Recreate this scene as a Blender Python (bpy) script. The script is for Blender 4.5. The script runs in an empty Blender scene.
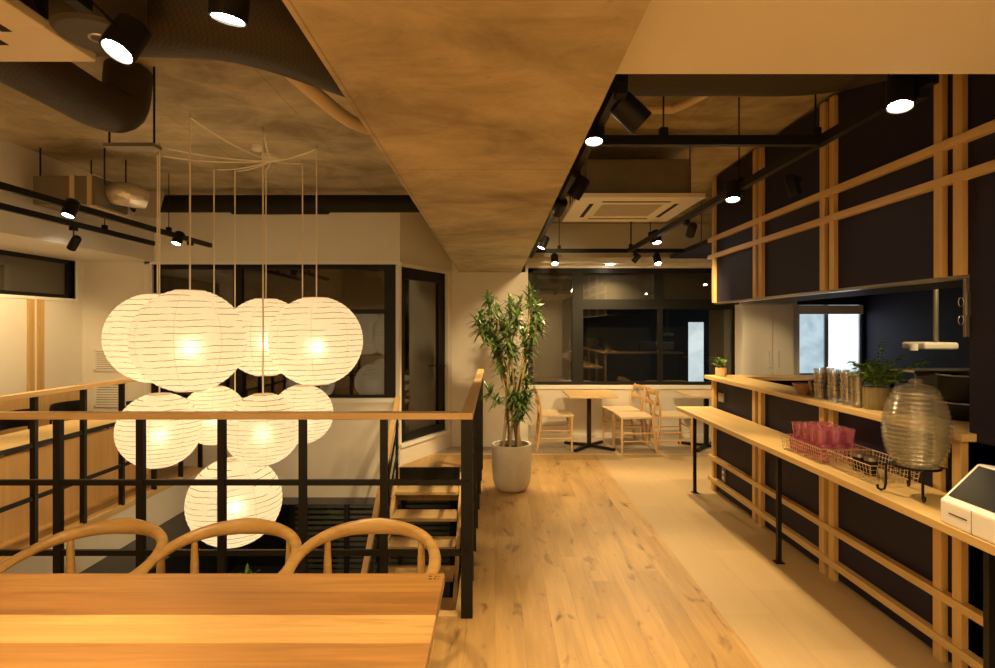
import bpy, bmesh, math, random
from mathutils import Vector, Matrix
random.seed(7)
C = bpy.context.scene.collection
PI = math.pi
H, F, VX, VY = 1.55, 556.0, 495.0, 327.0      # eye height, focal length in pixels, vanishing point

def at(px, py, Y):
    return Vector(((px-VX)/F*Y, Y, H-(py-VY)/F*Y))

# ------------------------------------------------------------------ mesh helper
class MB:
    def __init__(s): s.bm = bmesh.new()
    def face(s, vs):
        try: return s.bm.faces.new(vs)
        except ValueError: return None
    def hexa(s, o, u, v, w):
        o, u, v, w = Vector(o), Vector(u), Vector(v), Vector(w)
        p = [o, o+u, o+u+v, o+v, o+w, o+u+w, o+u+v+w, o+v+w]
        b = [s.bm.verts.new(q) for q in p]
        fl = ((0,3,2,1),(4,5,6,7),(0,1,5,4),(1,2,6,5),(2,3,7,6),(3,0,4,7))
        flip = u.cross(v).dot(w) < 0
        for f in fl:
            f = f[::-1] if flip else f
            s.face([b[i] for i in f])
        return s
    def box(s, x0, x1, y0, y1, z0, z1):
        return s.hexa((x0,y0,z0), (x1-x0,0,0), (0,y1-y0,0), (0,0,z1-z0))
    def bar(s, a, b, w, h=None, up=(0,0,1)):
        a, b = Vector(a), Vector(b); h = h or w
        d = b-a; up = Vector(up)
        if abs(d.normalized().dot(up)) > .99: up = Vector((0,1,0))
        r = d.cross(up).normalized(); t = r.cross(d).normalized()
        return s.hexa(a-r*w/2-t*h/2, r*w, d, t*h)
    def tube(s, pts, r, seg=8, closed=False, ry=None, up=None, caps=True):
        pts = [Vector(p) for p in pts]; n = len(pts)
        R = r if isinstance(r, (list, tuple)) else [r]*n
        RY = (ry if isinstance(ry, (list, tuple)) else [ry]*n) if ry else R
        rings = []; prev = None
        for i, p in enumerate(pts):
            a = pts[(i-1) % n] if (closed or i > 0) else p
            b = pts[(i+1) % n] if (closed or i < n-1) else p
            t = (b-a).normalized()
            if up is not None:
                x = t.cross(Vector(up))
                x = x.normalized() if x.length > 1e-5 else Vector((1,0,0))
            elif prev is None:
                x = t.orthogonal().normalized()
            else:
                x = prev - t*prev.dot(t)
                x = x.normalized() if x.length > 1e-6 else t.orthogonal().normalized()
            prev = x; y = t.cross(x)
            rings.append([s.bm.verts.new(p + x*math.cos(2*PI*k/seg)*R[i] + y*math.sin(2*PI*k/seg)*RY[i]) for k in range(seg)])
        m = n if closed else n-1
        for i in range(m):
            A, B = rings[i], rings[(i+1) % n]
            for k in range(seg):
                s.face([A[k], A[(k+1) % seg], B[(k+1) % seg], B[k]])
        if caps and not closed:
            s.face(rings[0][::-1]); s.face(rings[-1])
        return s
    def cyl(s, a, b, r, seg=16, r2=None):
        return s.tube([a, b], [r, r if r2 is None else r2], seg)
    def lathe(s, prof, c=(0,0,0), seg=32, M=None):
        c = Vector(c); rings = []
        for (r, z) in prof:
            if r < 1e-6:
                p = Vector((0,0,z)); p = (M @ p if M else p) + c
                rings.append([s.bm.verts.new(p)])
            else:
                rg = []
                for k in range(seg):
                    p = Vector((r*math.cos(2*PI*k/seg), r*math.sin(2*PI*k/seg), z))
                    rg.append(s.bm.verts.new((M @ p if M else p) + c))
                rings.append(rg)
        for A, B in zip(rings, rings[1:]):
            for k in range(seg):
                k2 = (k+1) % seg
                if len(A) == 1 and len(B) > 1: s.face([A[0], B[k2], B[k]][::-1])
                elif len(B) == 1 and len(A) > 1: s.face([A[k], A[k2], B[0]])
                elif len(A) > 1: s.face([A[k], A[k2], B[k2], B[k]])
        return s
    def prism(s, poly, vec):
        vec = Vector(vec); a = [s.bm.verts.new(Vector(p)) for p in poly]; b = [s.bm.verts.new(Vector(p)+vec) for p in poly]
        s.face(a[::-1]); s.face(b)
        n = len(a)
        for i in range(n): s.face([a[i], a[(i+1) % n], b[(i+1) % n], b[i]])
        return s
    def leaf(s, p, d, L, w, droop=.3, n=4, fold=.15):
        """one strap or round leaf as a folded blade"""
        p = Vector(p); d = Vector(d).normalized()
        side = d.cross(Vector((0,0,1)))
        side = side.normalized() if side.length > .05 else Vector((1,0,0))
        nrm = side.cross(d).normalized()
        rows = []
        for i in range(n+1):
            t = i/n
            c = p + d*L*t + Vector((0,0,-1))*droop*L*t*t
            ww = w*.5*math.sin(PI*(.12+.88*t)**.8)**.8 if t < 1 else 0.0
            if i == n: rows.append([s.bm.verts.new(c)])
            else: rows.append([s.bm.verts.new(c-side*ww+nrm*ww*fold), s.bm.verts.new(c), s.bm.verts.new(c+side*ww+nrm*ww*fold)])
        for A, B in zip(rows, rows[1:]):
            if len(B) == 3:
                s.face([A[0],A[1],B[1],B[0]]); s.face([A[1],A[2],B[2],B[1]])
            else:
                s.face([A[0],A[1],B[0]]); s.face([A[1],A[2],B[0]])
        return s

# ------------------------------------------------------------------ objects
def tag(o, label=None, cat=None, group=None, kind=None):
    if label: o['label'] = label
    if cat: o['category'] = cat
    if group: o['group'] = group
    if kind: o['kind'] = kind
    return o
def root_of(o):
    while o.parent: o = o.parent
    return o
def link(name, mb, mat, parent=None, smooth=False, bevel=0, loc=None):
    me = bpy.data.meshes.new(name)
    bm = mb.bm
    off = root_of(parent).location if parent else (Vector(loc) if loc is not None else Vector((0,0,0)))
    if off.length > 0: bmesh.ops.translate(bm, verts=bm.verts, vec=-off)
    bmesh.ops.recalc_face_normals(bm, faces=bm.faces)
    bm.to_mesh(me); bm.free()
    if smooth:
        for p in me.polygons: p.use_smooth = True
        if smooth != 'all':
            try: me.set_sharp_from_angle(angle=math.radians(40))
            except Exception: pass
    me.materials.append(mat)
    o = bpy.data.objects.new(name, me); C.objects.link(o)
    if parent: o.parent = parent
    elif loc is not None: o.location = loc
    if bevel:
        m = o.modifiers.new('bevel', 'BEVEL'); m.width = bevel; m.segments = 2; m.limit_method = 'ANGLE'
    return o
def thing(name, label, cat, loc, group=None, rot=0):
    o = bpy.data.objects.new(name, None); C.objects.link(o)
    o.location = Vector(loc); o.rotation_euler = (0,0,rot); o.empty_display_size = .1
    return tag(o, label, cat, group)
def struct(name, mb, mat, parent=None, label=None, bevel=0):
    o = link(name, mb, mat, parent, bevel=bevel)
    o['kind'] = 'structure'
    if label: o['label'] = label
    return o
kids = {}
def dup(o, parent=None, loc=None, rot=None, label=None, scale=None):
    c = o.copy(); C.objects.link(c)
    if parent: c.parent = parent
    else:
        if loc is not None: c.location = loc
        if rot is not None: c.rotation_euler = (0,0,rot)
        if scale: c.scale = (scale,)*3
        if label: c['label'] = label
    for ch in [x for x in ALL() if x.parent == o]:
        dup(ch, c)
    return c
def ALL(): return list(C.objects)

# ------------------------------------------------------------------ materials
class NT:
    def __init__(s, name):
        s.m = bpy.data.materials.new(name); s.m.use_nodes = True
        s.t = s.m.node_tree; s.t.nodes.clear()
        s.out = s.n('ShaderNodeOutputMaterial')
    def n(s, typ, **kw):
        x = s.t.nodes.new(typ)
        for k, v in kw.items(): setattr(x, k, v)
        return x
    def l(s, a, b): s.t.links.new(a, b)
    def val(s, sock, v):
        if hasattr(v, 'is_output') or isinstance(v, bpy.types.NodeSocket): s.l(v, sock)
        else: sock.default_value = v
    def math(s, op, a, b=0.0, c=0.0):
        x = s.n('ShaderNodeMath', operation=op)
        for i, v in enumerate((a, b, c)): s.val(x.inputs[i], v)
        return x.outputs[0]
    def comb(s, x, y, z=0.0):
        n = s.n('ShaderNodeCombineXYZ')
        for i, v in enumerate((x, y, z)): s.val(n.inputs[i], v)
        return n.outputs[0]
    def obj(s):
        t = s.n('ShaderNodeTexCoord'); sp = s.n('ShaderNodeSeparateXYZ'); s.l(t.outputs['Object'], sp.inputs[0])
        return t.outputs['Object'], sp.outputs
    def scale(s, vec, sx, sy, sz):
        m = s.n('ShaderNodeMapping'); s.l(vec, m.inputs[0]); m.inputs['Scale'].default_value = (sx, sy, sz); return m.outputs[0]
    def noise(s, vec, sc, det=4, rough=.55, dist=0):
        n = s.n('ShaderNodeTexNoise'); s.l(vec, n.inputs['Vector'])
        n.inputs['Scale'].default_value = sc; n.inputs['Detail'].default_value = det
        n.inputs['Roughness'].default_value = rough; n.inputs['Distortion'].default_value = dist
        return n.outputs['Fac']
    def ramp(s, f, stops, interp='LINEAR'):
        r = s.n('ShaderNodeValToRGB'); s.l(f, r.inputs[0]); cr = r.color_ramp; cr.interpolation = interp
        while len(cr.elements) < len(stops): cr.elements.new(.5)
        for e, (p, c) in zip(cr.elements, stops):
            e.position = p; e.color = (c if isinstance(c, (tuple, list)) else (c, c, c))[:3] + (1,) if not isinstance(c, float) and not isinstance(c, int) else (c, c, c, 1)
        return r.outputs[0]
    def mix(s, f, a, b, mode='MIX'):
        m = s.n('ShaderNodeMix', data_type='RGBA', blend_type=mode)
        s.val(m.inputs[0], f)
        for i, v in ((6, a), (7, b)):
            s.val(m.inputs[i], v if not isinstance(v, (tuple, list)) else tuple(v)[:3]+(1,))
        return m.outputs[2]
    def bump(s, h, st, dist=.01):
        b = s.n('ShaderNodeBump'); s.l(h, b.inputs['Height']); b.inputs['Strength'].default_value = st; b.inputs['Distance'].default_value = dist
        return b.outputs[0]
    def bsdf(s, col, rough=.5, metal=0, normal=None, spec=.5, **kw):
        b = s.n('ShaderNodeBsdfPrincipled')
        s.val(b.inputs['Base Color'], col if not isinstance(col, (tuple, list)) else tuple(col)[:3]+(1,))
        s.val(b.inputs['Roughness'], rough); b.inputs['Metallic'].default_value = metal
        b.inputs['Specular IOR Level'].default_value = spec
        if normal is not None: s.l(normal, b.inputs['Normal'])
        for k, v in kw.items(): b.inputs[k.replace('_', ' ')].default_value = v
        s.l(b.outputs[0], s.out.inputs[0]); return b

def plain(name, col, rough=.5, metal=0, var=.06, sc=6, bump=0, bsc=60, spec=.5):
    """paint, plastic or metal with a faint unevenness"""
    t = NT(name); o, _ = t.obj()
    f = t.noise(o, sc, 3)
    c = t.mix(f, tuple(x*(1-var) for x in col), tuple(min(1, x*(1+var)) for x in col))
    nm = t.bump(t.noise(o, bsc, 4), bump) if bump else None
    t.bsdf(c, rough, metal, nm, spec)
    return t.m

def wood(name, c1, c2, axis='X', rough=.45, sc=1.0):
    t = NT(name); o, _ = t.obj()
    k = {'X': (1.6,26,26), 'Y': (26,1.6,26), 'Z': (26,26,1.6)}[axis]
    v = t.scale(o, *k)
    f = t.noise(v, 1.0*sc, 6, .6, .6)
    k2 = tuple(a*.25 for a in k)
    g = t.noise(t.scale(o, *k2), 1.0*sc, 3, .5, 1.2)
    c = t.mix(t.ramp(f, [(.3, 0.0), (.72, 1.0)]), c1, c2)
    c = t.mix(t.math('MULTIPLY', t.ramp(g, [(.35, 0.0), (.7, 1.0)]), .35), c, tuple(x*.72 for x in c1))
    t.bsdf(c, rough, 0, t.bump(f, .08, .003), .4)
    return t.m

def planks(name, w, L, stops, across='X', seam=.008, seamc=.45, rough=.4, knots=True, grain=.25, seam_end=None, bumpy=.1):
    t = NT(name); o, s = t.obj()
    a = s[0] if across == 'X' else s[1]; b = s[1] if across == 'X' else s[0]
    aw = t.math('DIVIDE', a, w); row = t.math('FLOOR', aw); fa = t.math('FRACT', aw)
    wn = t.n('ShaderNodeTexWhiteNoise', noise_dimensions='1D'); t.l(row, wn.inputs['W'])
    bl = t.math('ADD', t.math('DIVIDE', b, L), wn.outputs['Value'])
    col = t.math('FLOOR', bl); fb = t.math('FRACT', bl)
    w2 = t.n('ShaderNodeTexWhiteNoise', noise_dimensions='2D'); t.l(t.comb(row, col), w2.inputs['Vector'])
    rnd = w2.outputs['Value']
    base = t.ramp(rnd, stops)
    gv = t.comb(t.math('ADD', t.math('MULTIPLY', a, 22.0), t.math('MULTIPLY', rnd, 90.0)), t.math('MULTIPLY', b, 1.5), t.math('MULTIPLY', rnd, 30.0))
    g = t.noise(gv, 1.0, 6, .62, .9)
    base = t.mix(grain, base, t.mix(1.0, base, t.ramp(g, [(.25, .25), (.5, .8), (.75, 1.25)]), 'MULTIPLY'))
    if knots:
        kv = t.comb(t.math('ADD', t.math('MULTIPLY', a, 11.0), t.math('MULTIPLY', rnd, 37.0)), t.math('MULTIPLY', b, 4.2), t.math('MULTIPLY', rnd, 11.0))
        kn = t.noise(kv, 1.0, 3, .55, .5)
        kf = t.ramp(kn, [(.60, 0.0), (.74, 1.0)])
        base = t.mix(t.math('MULTIPLY', kf, .85), base, (.12,.055,.018))
        cl = t.noise(t.comb(t.math('ADD', t.math('MULTIPLY', a, 5.0), t.math('MULTIPLY', rnd, 51.0)), t.math('MULTIPLY', b, 1.1), 7.0), 1.0, 3, .5, .4)
        base = t.mix(t.math('MULTIPLY', t.ramp(cl, [(.45, 0.0), (.68, 1.0)]), .38), base, t.mix(1.0, base, (.52,.46,.40), 'MULTIPLY'))
    se = seam_end or seam*w/L
    m = t.math('MAXIMUM', t.math('MAXIMUM', t.math('LESS_THAN', fa, seam), t.math('GREATER_THAN', fa, 1-seam)), t.math('LESS_THAN', fb, se))
    base = t.mix(t.math('MULTIPLY', m, seamc), base, (.05,.03,.015))
    hgt = t.math('SUBTRACT', g, t.math('MULTIPLY', m, 3.0))
    t.bsdf(base, t.math('ADD', rough, t.math('MULTIPLY', g, .12)), 0, t.bump(hgt, bumpy, .002), .45)
    return t.m

def concrete(name, c1, c2, sc=.9):
    t = NT(name); o, s = t.obj()
    n1 = t.noise(o, sc, 6, .6, .3); n2 = t.noise(t.scale(o, 1, 1.4, 1), 2.6, 6, .68, .8); n3 = t.noise(o, 30, 3)
    f = t.math('ADD', t.math('MULTIPLY', n1, .6), t.math('MULTIPLY', n2, .4))
    c = t.mix(t.ramp(f, [(.38, 0.0), (.60, 1.0)]), c1, c2)
    c = t.mix(t.ramp(n3, [(.62, 0.0), (.75, .25)]), c, tuple(x*.5 for x in c1))
    # form-board joints about every 1.8 m by 0.9 m
    jx = t.math('LESS_THAN', t.math('FRACT', t.math('DIVIDE', t.math('ADD', s[0], 10.35), .9)), .007)
    jy = t.math('LESS_THAN', t.math('FRACT', t.math('DIVIDE', t.math('ADD', s[1], 10.1), 1.8)), .004)
    c = t.mix(t.math('MULTIPLY', t.math('MAXIMUM', jx, jy), .4), c, tuple(x*.35 for x in c1))
    t.bsdf(c, .62, 0, t.bump(n2, .12, .01), .4)
    return t.m

def glassy(name, tint=(1,1,1), ior=1.5, base=.04, rough=.0, body=None, bf=.1):
    t = NT(name)
    tr = t.n('ShaderNodeBsdfTransparent'); tr.inputs[0].default_value = tint+(1,)
    gl = t.n('ShaderNodeBsdfGlossy'); gl.inputs['Roughness'].default_value = rough
    fr = t.n('ShaderNodeFresnel'); ge = t.n('ShaderNodeNewGeometry')   # same reflectance from both sides of the thin wall
    t.l(t.math('ADD', ior, t.math('MULTIPLY', ge.outputs['Backfacing'], 1/ior-ior)), fr.inputs[0])
    mx = t.n('ShaderNodeMixShader'); t.l(t.math('ADD', fr.outputs[0], base), mx.inputs[0]); t.l(tr.outputs[0], mx.inputs[1]); t.l(gl.outputs[0], mx.inputs[2])
    res = mx
    if body:
        d = t.n('ShaderNodeBsdfTranslucent'); d.inputs[0].default_value = body+(1,)
        d2 = t.n('ShaderNodeBsdfDiffuse'); d2.inputs[0].default_value = body+(1,)
        md = t.n('ShaderNodeMixShader'); md.inputs[0].default_value = .5; t.l(d.outputs[0], md.inputs[1]); t.l(d2.outputs[0], md.inputs[2])
        res = t.n('ShaderNodeMixShader'); res.inputs[0].default_value = bf; t.l(mx.outputs[0], res.inputs[1]); t.l(md.outputs[0], res.inputs[2])
    t.l(res.outputs[0], t.out.inputs[0]); return t.m

def emit(name, col, st):
    t = NT(name); e = t.n('ShaderNodeEmission'); e.inputs[0].default_value = col+(1,); e.inputs[1].default_value = st
    t.l(e.outputs[0], t.out.inputs[0]); return t.m

WARM = (1.0, .69, .31)
M = {}
M['plaster'] = plain('plaster', (.80,.76,.69), .75, var=.03, sc=2, bump=.05)
M['plaster_white'] = plain('white_paint', (.86,.84,.80), .6, var=.02, sc=2)
M['white'] = plain('white_plastic', (.82,.80,.76), .4, var=.02)
M['white_pos'] = plain('white_terminal', (.85,.85,.86), .35, var=.01)
M['concrete'] = concrete('concrete_slab', (.25,.205,.125), (.62,.54,.37))
M['concrete_beam'] = concrete('concrete_beam_face', (.25,.205,.125), (.60,.52,.36), .9)
M['navy'] = plain('dark_navy_paint', (.0135,.0115,.030), .6, var=.06, spec=.25)
M['black'] = plain('black_metal', (.006,.0055,.005), .5, var=.1, spec=.3)
M['blackmatte'] = plain('black_matt', (.008,.007,.006), .7, spec=.3)
M['darkglass'] = glassy('window_glass', (.80,.80,.78), 1.5, .05)
M['clear'] = glassy('clear_glass', (.97,.975,.96), 1.5, .14, .08, (.88,.85,.78), .09)
M['pink'] = glassy('pink_glass', (.96,.76,.86), 1.5, .08, .05, (.80,.32,.46), .20)
M['floorwood'] = planks('oak_planks', .148, 1.7, [(0,(.24,.13,.05)),(.16,(.38,.23,.085)),(.4,(.51,.32,.125)),(.8,(.47,.29,.11)),(1,(.57,.37,.155))], 'X', .007, .35, .38, grain=.34)
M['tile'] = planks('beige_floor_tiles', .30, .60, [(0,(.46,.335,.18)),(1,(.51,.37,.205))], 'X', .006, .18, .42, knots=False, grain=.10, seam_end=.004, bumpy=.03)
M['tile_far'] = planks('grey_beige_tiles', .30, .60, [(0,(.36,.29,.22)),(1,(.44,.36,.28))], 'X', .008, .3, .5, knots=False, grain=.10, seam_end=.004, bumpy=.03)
def table_mat():
    t = NT('table_boards'); o, s = t.obj()
    # boards differ in tone; joints at fixed places across the top
    f = t.math('DIVIDE', t.math('ADD', s[1], .42), .896)
    tones = [(0,(.25,.125,.04)),(.10,(.30,.165,.055)),(.25,(.22,.105,.03)),(.36,(.26,.128,.038)),(.532,(.385,.225,.08)),(.694,(.20,.092,.024)),(.849,(.235,.115,.031))]
    b = t.ramp(f, tones, 'CONSTANT')
    g = t.noise(t.comb(t.math('MULTIPLY', s[0], 1.3), t.math('MULTIPLY', s[1], 26.0), 0.0), 1.0, 6, .6, 1.6)
    c = t.mix(.55, b, t.mix(1.0, b, t.ramp(g, [(.25, .35), (.5, .9), (.75, 1.35)]), 'MULTIPLY'))
    kn = t.noise(t.comb(t.math('MULTIPLY', s[0], 2.6), t.math('MULTIPLY', s[1], 12.0), 4.0), 1.0, 2, .5, 1.0)
    c = t.mix(t.math('MULTIPLY', t.ramp(kn, [(.70, 0.0), (.78, 1.0)]), .5), c, (.14,.06,.02))
    t.bsdf(c, .38, 0, t.bump(g, .06, .002), .4); return t.m
M['tablewood'] = table_mat()
M['rail'] = wood('pine_handrail', (.62,.40,.17), (.74,.51,.25), 'X')
M['raily'] = wood('pine_handrail_along', (.62,.40,.17), (.74,.51,.25), 'Y')
M['oakX'] = wood('pale_oak_crosswise', (.62,.42,.19), (.73,.53,.27), 'X')
M['oakY'] = wood('pale_oak_lengthwise', (.60,.41,.17), (.71,.52,.245), 'Y')
M['oakZ'] = wood('pale_oak_upright', (.56,.36,.13), (.68,.47,.20), 'Z')
M['chairwood'] = wood('amber_oak', (.25,.14,.043), (.38,.225,.075), 'X', .38)
M['beech'] = wood('beech', (.60,.37,.16), (.72,.48,.24), 'Z')
M['panelwood'] = wood('upright_veneer', (.66,.40,.15), (.76,.50,.22), 'Z', .5)
M['soil'] = plain('soil', (.05,.035,.02), .9, var=.4, sc=60, bump=.5)
M['bark'] = wood('pale_bark', (.28,.20,.10), (.46,.35,.20), 'Z', .8)
M['leaf'] = plain('dark_green_leaf', (.095,.165,.045), .35, var=.5, sc=18)
M['leaf2'] = plain('fresh_green_leaf', (.17,.30,.06), .45, var=.4, sc=25)
M['potgrey'] = concrete('cement_pot', (.58,.53,.46), (.70,.65,.56), 3)
M['steel'] = plain('brushed_steel', (.55,.52,.48), .28, 1, var=.1, sc=3)
M['galv'] = plain('galvanised_sheet', (.24,.215,.17), .4, .6, var=.25, sc=5)
M['foil'] = plain('crinkled_foil', (.70,.66,.58), .35, .9, var=.2, sc=12, bump=.9, bsc=25)
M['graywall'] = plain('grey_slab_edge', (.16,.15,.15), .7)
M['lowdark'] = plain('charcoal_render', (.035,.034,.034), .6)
M['cord'] = plain('cream_cord', (.88,.80,.64), .6)
M['wire'] = plain('tinned_wire', (.75,.62,.45), .3, .8)
M['brown'] = plain('stoneware_brown', (.34,.17,.07), .5, var=.3, sc=30)
M['switch'] = plain('switch_plate_grey', (.25,.22,.19), .5)
M['screen'] = plain('black_screen', (.008,.008,.010), .35, spec=.15)
M['ac'] = plain('cream_ac_plastic', (.80,.75,.66), .5, var=.02)
M['acgrille'] = plain('dim_intake_grille', (.42,.36,.27), .6, var=.05)
M['beigepipe'] = plain('beige_insulation', (.66,.54,.36), .6, var=.1)
M['fabric'] = plain('charcoal_upholstery', (.03,.03,.032), .8, bump=.2, bsc=200)
M['exterior'] = plain('outside_render', (.10,.09,.075), .8, var=.2, sc=1)
M['exterior_curtain'] = plain('olive_blind', (.17,.155,.115), .8, var=.1, sc=3)
M['lens'] = emit('lamp_lens', (1.0, .86, .66), 45)
M['lens_off'] = plain('unlit_lens', (.35,.32,.28), .2)

def cord_mat():
    """woven paper-cord seat"""
    t = NT('paper_cord'); o, s = t.obj()
    w = t.math('SINE', t.math('MULTIPLY', s[0], 700.0)); n = t.noise(o, 30, 3)
    c = t.mix(n, (.62,.48,.30), (.74,.61,.42))
    t.bsdf(c, .8, 0, t.bump(w, .4, .003)); return t.m
M['papercord'] = cord_mat()

def duct_mat():
    """dark insulated wrap with a fine diamond net"""
    t = NT('netted_duct_wrap'); o, s = t.obj()
    q = t.math('ADD', t.math('ADD', s[0], s[1]), t.math('MULTIPLY', s[2], 1.0))
    r = t.math('SUBTRACT', t.math('ADD', s[0], s[1]), t.math('MULTIPLY', s[2], 1.0))
    a = t.math('ABSOLUTE', t.math('SINE', t.math('MULTIPLY', q, 130.0))); b = t.math('ABSOLUTE', t.math('SINE', t.math('MULTIPLY', r, 130.0)))
    m = t.math('MINIMUM', a, b)
    c = t.mix(t.ramp(m, [(.1, 0.0), (.3, 1.0)]), (.010,.0075,.005), (.036,.027,.017))
    t.bsdf(c, .6, 0, t.bump(t.noise(o, 8, 4), .5, .02)); return t.m
M['duct'] = duct_mat()

def paper_mat():
    """washi: lets the bulb through, thin bamboo ribs show as broken dark hoops"""
    t = NT('washi_paper'); o, s = t.obj()
    nz = t.noise(o, 2.5, 3)
    zz = t.math('ADD', s[2], t.math('MULTIPLY', t.math('SUBTRACT', nz, .5), .07))
    f = t.math('FRACT', t.math('MULTIPLY', zz, 8.5))
    line = t.math('LESS_THAN', f, .095)
    brk = t.ramp(t.noise(t.scale(o, 1.6, 1.6, 9), 1.6, 2), [(.36, 0.0), (.50, 1.0)])
    ln = t.math('MULTIPLY', line, brk)
    ang = t.math('ARCTAN2', s[1], s[0])
    vs = t.math('LESS_THAN', t.math('FRACT', t.math('MULTIPLY', t.math('ADD', ang, 4.0), 8/(2*PI))), .02)
    mk = t.math('MAXIMUM', t.math('MULTIPLY', ln, .95), t.math('MULTIPLY', vs, .22))
    fib = t.noise(o, 22, 4)
    col = t.mix(fib, (.86,.80,.68), (.93,.88,.77))
    col = t.mix(mk, col, (.16,.10,.04))
    d = t.n('ShaderNodeBsdfDiffuse'); t.l(col, d.inputs[0])
    tl = t.n('ShaderNodeBsdfTranslucent'); t.l(col, tl.inputs[0])
    mx = t.n('ShaderNodeMixShader'); mx.inputs[0].default_value = .55; t.l(d.outputs[0], mx.inputs[1]); t.l(tl.outputs[0], mx.inputs[2])
    rf = t.n('ShaderNodeBsdfRefraction'); rf.inputs['IOR'].default_value = 1.25; rf.inputs['Roughness'].default_value = .75; t.l(col, rf.inputs[0])
    m2 = t.n('ShaderNodeMixShader'); m2.inputs[0].default_value = .06; t.l(mx.outputs[0], m2.inputs[1]); t.l(rf.outputs[0], m2.inputs[2]); mx = m2
    em = t.n('ShaderNodeEmission'); t.l(t.mix(1.0, col, (1.0,.78,.50), 'MULTIPLY'), em.inputs[0]); em.inputs[1].default_value = .14
    ad = t.n('ShaderNodeAddShader'); t.l(mx.outputs[0], ad.inputs[0]); t.l(em.outputs[0], ad.inputs[1])
    t.l(ad.outputs[0], t.out.inputs[0]); return t.m
M['paper'] = paper_mat()

def frost_mat(name, c1, c2, st):
    t = NT(name); o, s = t.obj()
    n = t.noise(o, 3.0, 4, .6, .5)
    e = t.n('ShaderNodeEmission'); t.l(t.ramp(n, [(.35, c1), (.6, c2)]), e.inputs[0]); e.inputs[1].default_value = st
    g = t.n('ShaderNodeBsdfGlossy'); g.inputs['Roughness'].default_value = .2
    mx = t.n('ShaderNodeMixShader'); mx.inputs[0].default_value = .05; t.l(e.outputs[0], mx.inputs[1]); t.l(g.outputs[0], mx.inputs[2])
    t.l(mx.outputs[0], t.out.inputs[0]); return t.m
M['frost'] = frost_mat('daylit_frosted_glass', (.62,.74,.80), (.85,.95,1.0), 1.15)
M['frost2'] = frost_mat('daylit_clear_glass', (.34,.46,.52), (.50,.64,.70), .8)

# ------------------------------------------------------------------ dimensions of the place
XL, XR, YB, YF = -4.6, 5.2, 7.8, -1.6        # room shell
SLAB = 3.0
BACK = 6.2                                   # wall behind the stairwell
VL, VR, VFr, VBk = -3.25, -.20, 3.02, 6.16   # stairwell opening
CX = 2.07                                    # lattice plane of the counter

# ---- floor
f = MB().box(VR, 1.22, YF, 6.75, -.37, 0); struct('floor', f, M['floorwood'])
f = MB().box(XL, VR, YF, VFr, -.37, 0); struct('floor', f, M['floorwood'])
f = MB().box(XL, VL, VFr, BACK, -.37, 0); struct('floor', f, M['floorwood'])
f = MB().box(-1.06, VR, VBk, 6.75, -.37, 0); struct('floor', f, M['floorwood'])
f = MB().box(1.22, XR, YF, 6.75, -.37, 0); struct('floor', f, M['tile'])
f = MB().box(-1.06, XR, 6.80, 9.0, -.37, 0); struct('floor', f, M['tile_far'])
f = MB().box(-1.06, XR, 6.75, 6.80, -.37, .001); struct('floor', f, M['oakX'])
# nosings round the stairwell
struct('trim_1', MB().box(VL-.07, VL+.012, VFr, BACK, -.05, .006), M['oakY'])
struct('trim_2', MB().box(VR-.014, VR+.06, VFr, VBk, -.20, .005), M['oakY'])
struct('trim_3', MB().box(VL, VR, VFr-.05, VFr+.012, -.2, .005), M['oakX'])
# sides of the opening, below the floor
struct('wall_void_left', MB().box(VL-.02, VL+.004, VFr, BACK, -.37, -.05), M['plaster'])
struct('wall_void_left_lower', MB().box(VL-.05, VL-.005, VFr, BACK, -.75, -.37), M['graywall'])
# ---- lower level
LZ = -2.7
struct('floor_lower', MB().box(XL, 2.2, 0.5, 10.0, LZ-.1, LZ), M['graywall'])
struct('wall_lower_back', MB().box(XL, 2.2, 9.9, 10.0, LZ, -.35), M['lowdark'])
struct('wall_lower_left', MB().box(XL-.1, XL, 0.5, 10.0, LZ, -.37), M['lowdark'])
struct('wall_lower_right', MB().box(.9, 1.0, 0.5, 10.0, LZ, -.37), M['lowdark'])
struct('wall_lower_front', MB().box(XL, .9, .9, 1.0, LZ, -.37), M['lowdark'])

# ---- ceiling slab, beam and the low ceiling near the viewer
struct('ceiling', MB().box(XL, XR, YF, 9.0, SLAB, SLAB+.15), M['concrete'])
struct('ceiling_beam', MB().box(-.463, .339, YF, 7.25, 2.26, SLAB), M['concrete_beam'], label='broad raw concrete beam running down the room')
struct('ceiling_low', MB().box(.339, 2.10, YF, 1.824, 2.38, 2.46), M['plaster'])
# ---- walls
# left wall with high window
wy0, wy1, wz0, wz1 = 3.2, 6.09, 1.857, 2.275
w = MB(); w.box(XL-.12, XL, YF, BACK, 0, wz0); w.box(XL-.12, XL, YF, wy0, wz0, SLAB); w.box(XL-.12, XL, wy1, BACK, wz0, SLAB); w.box(XL-.12, XL, wy0, wy1, wz1, SLAB)
struct('wall_left', w, M['plaster'])
struct('wall_left_soffit', MB().box(XL, -3.8, YF, BACK, 2.28, SLAB), M['plaster'])
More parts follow.
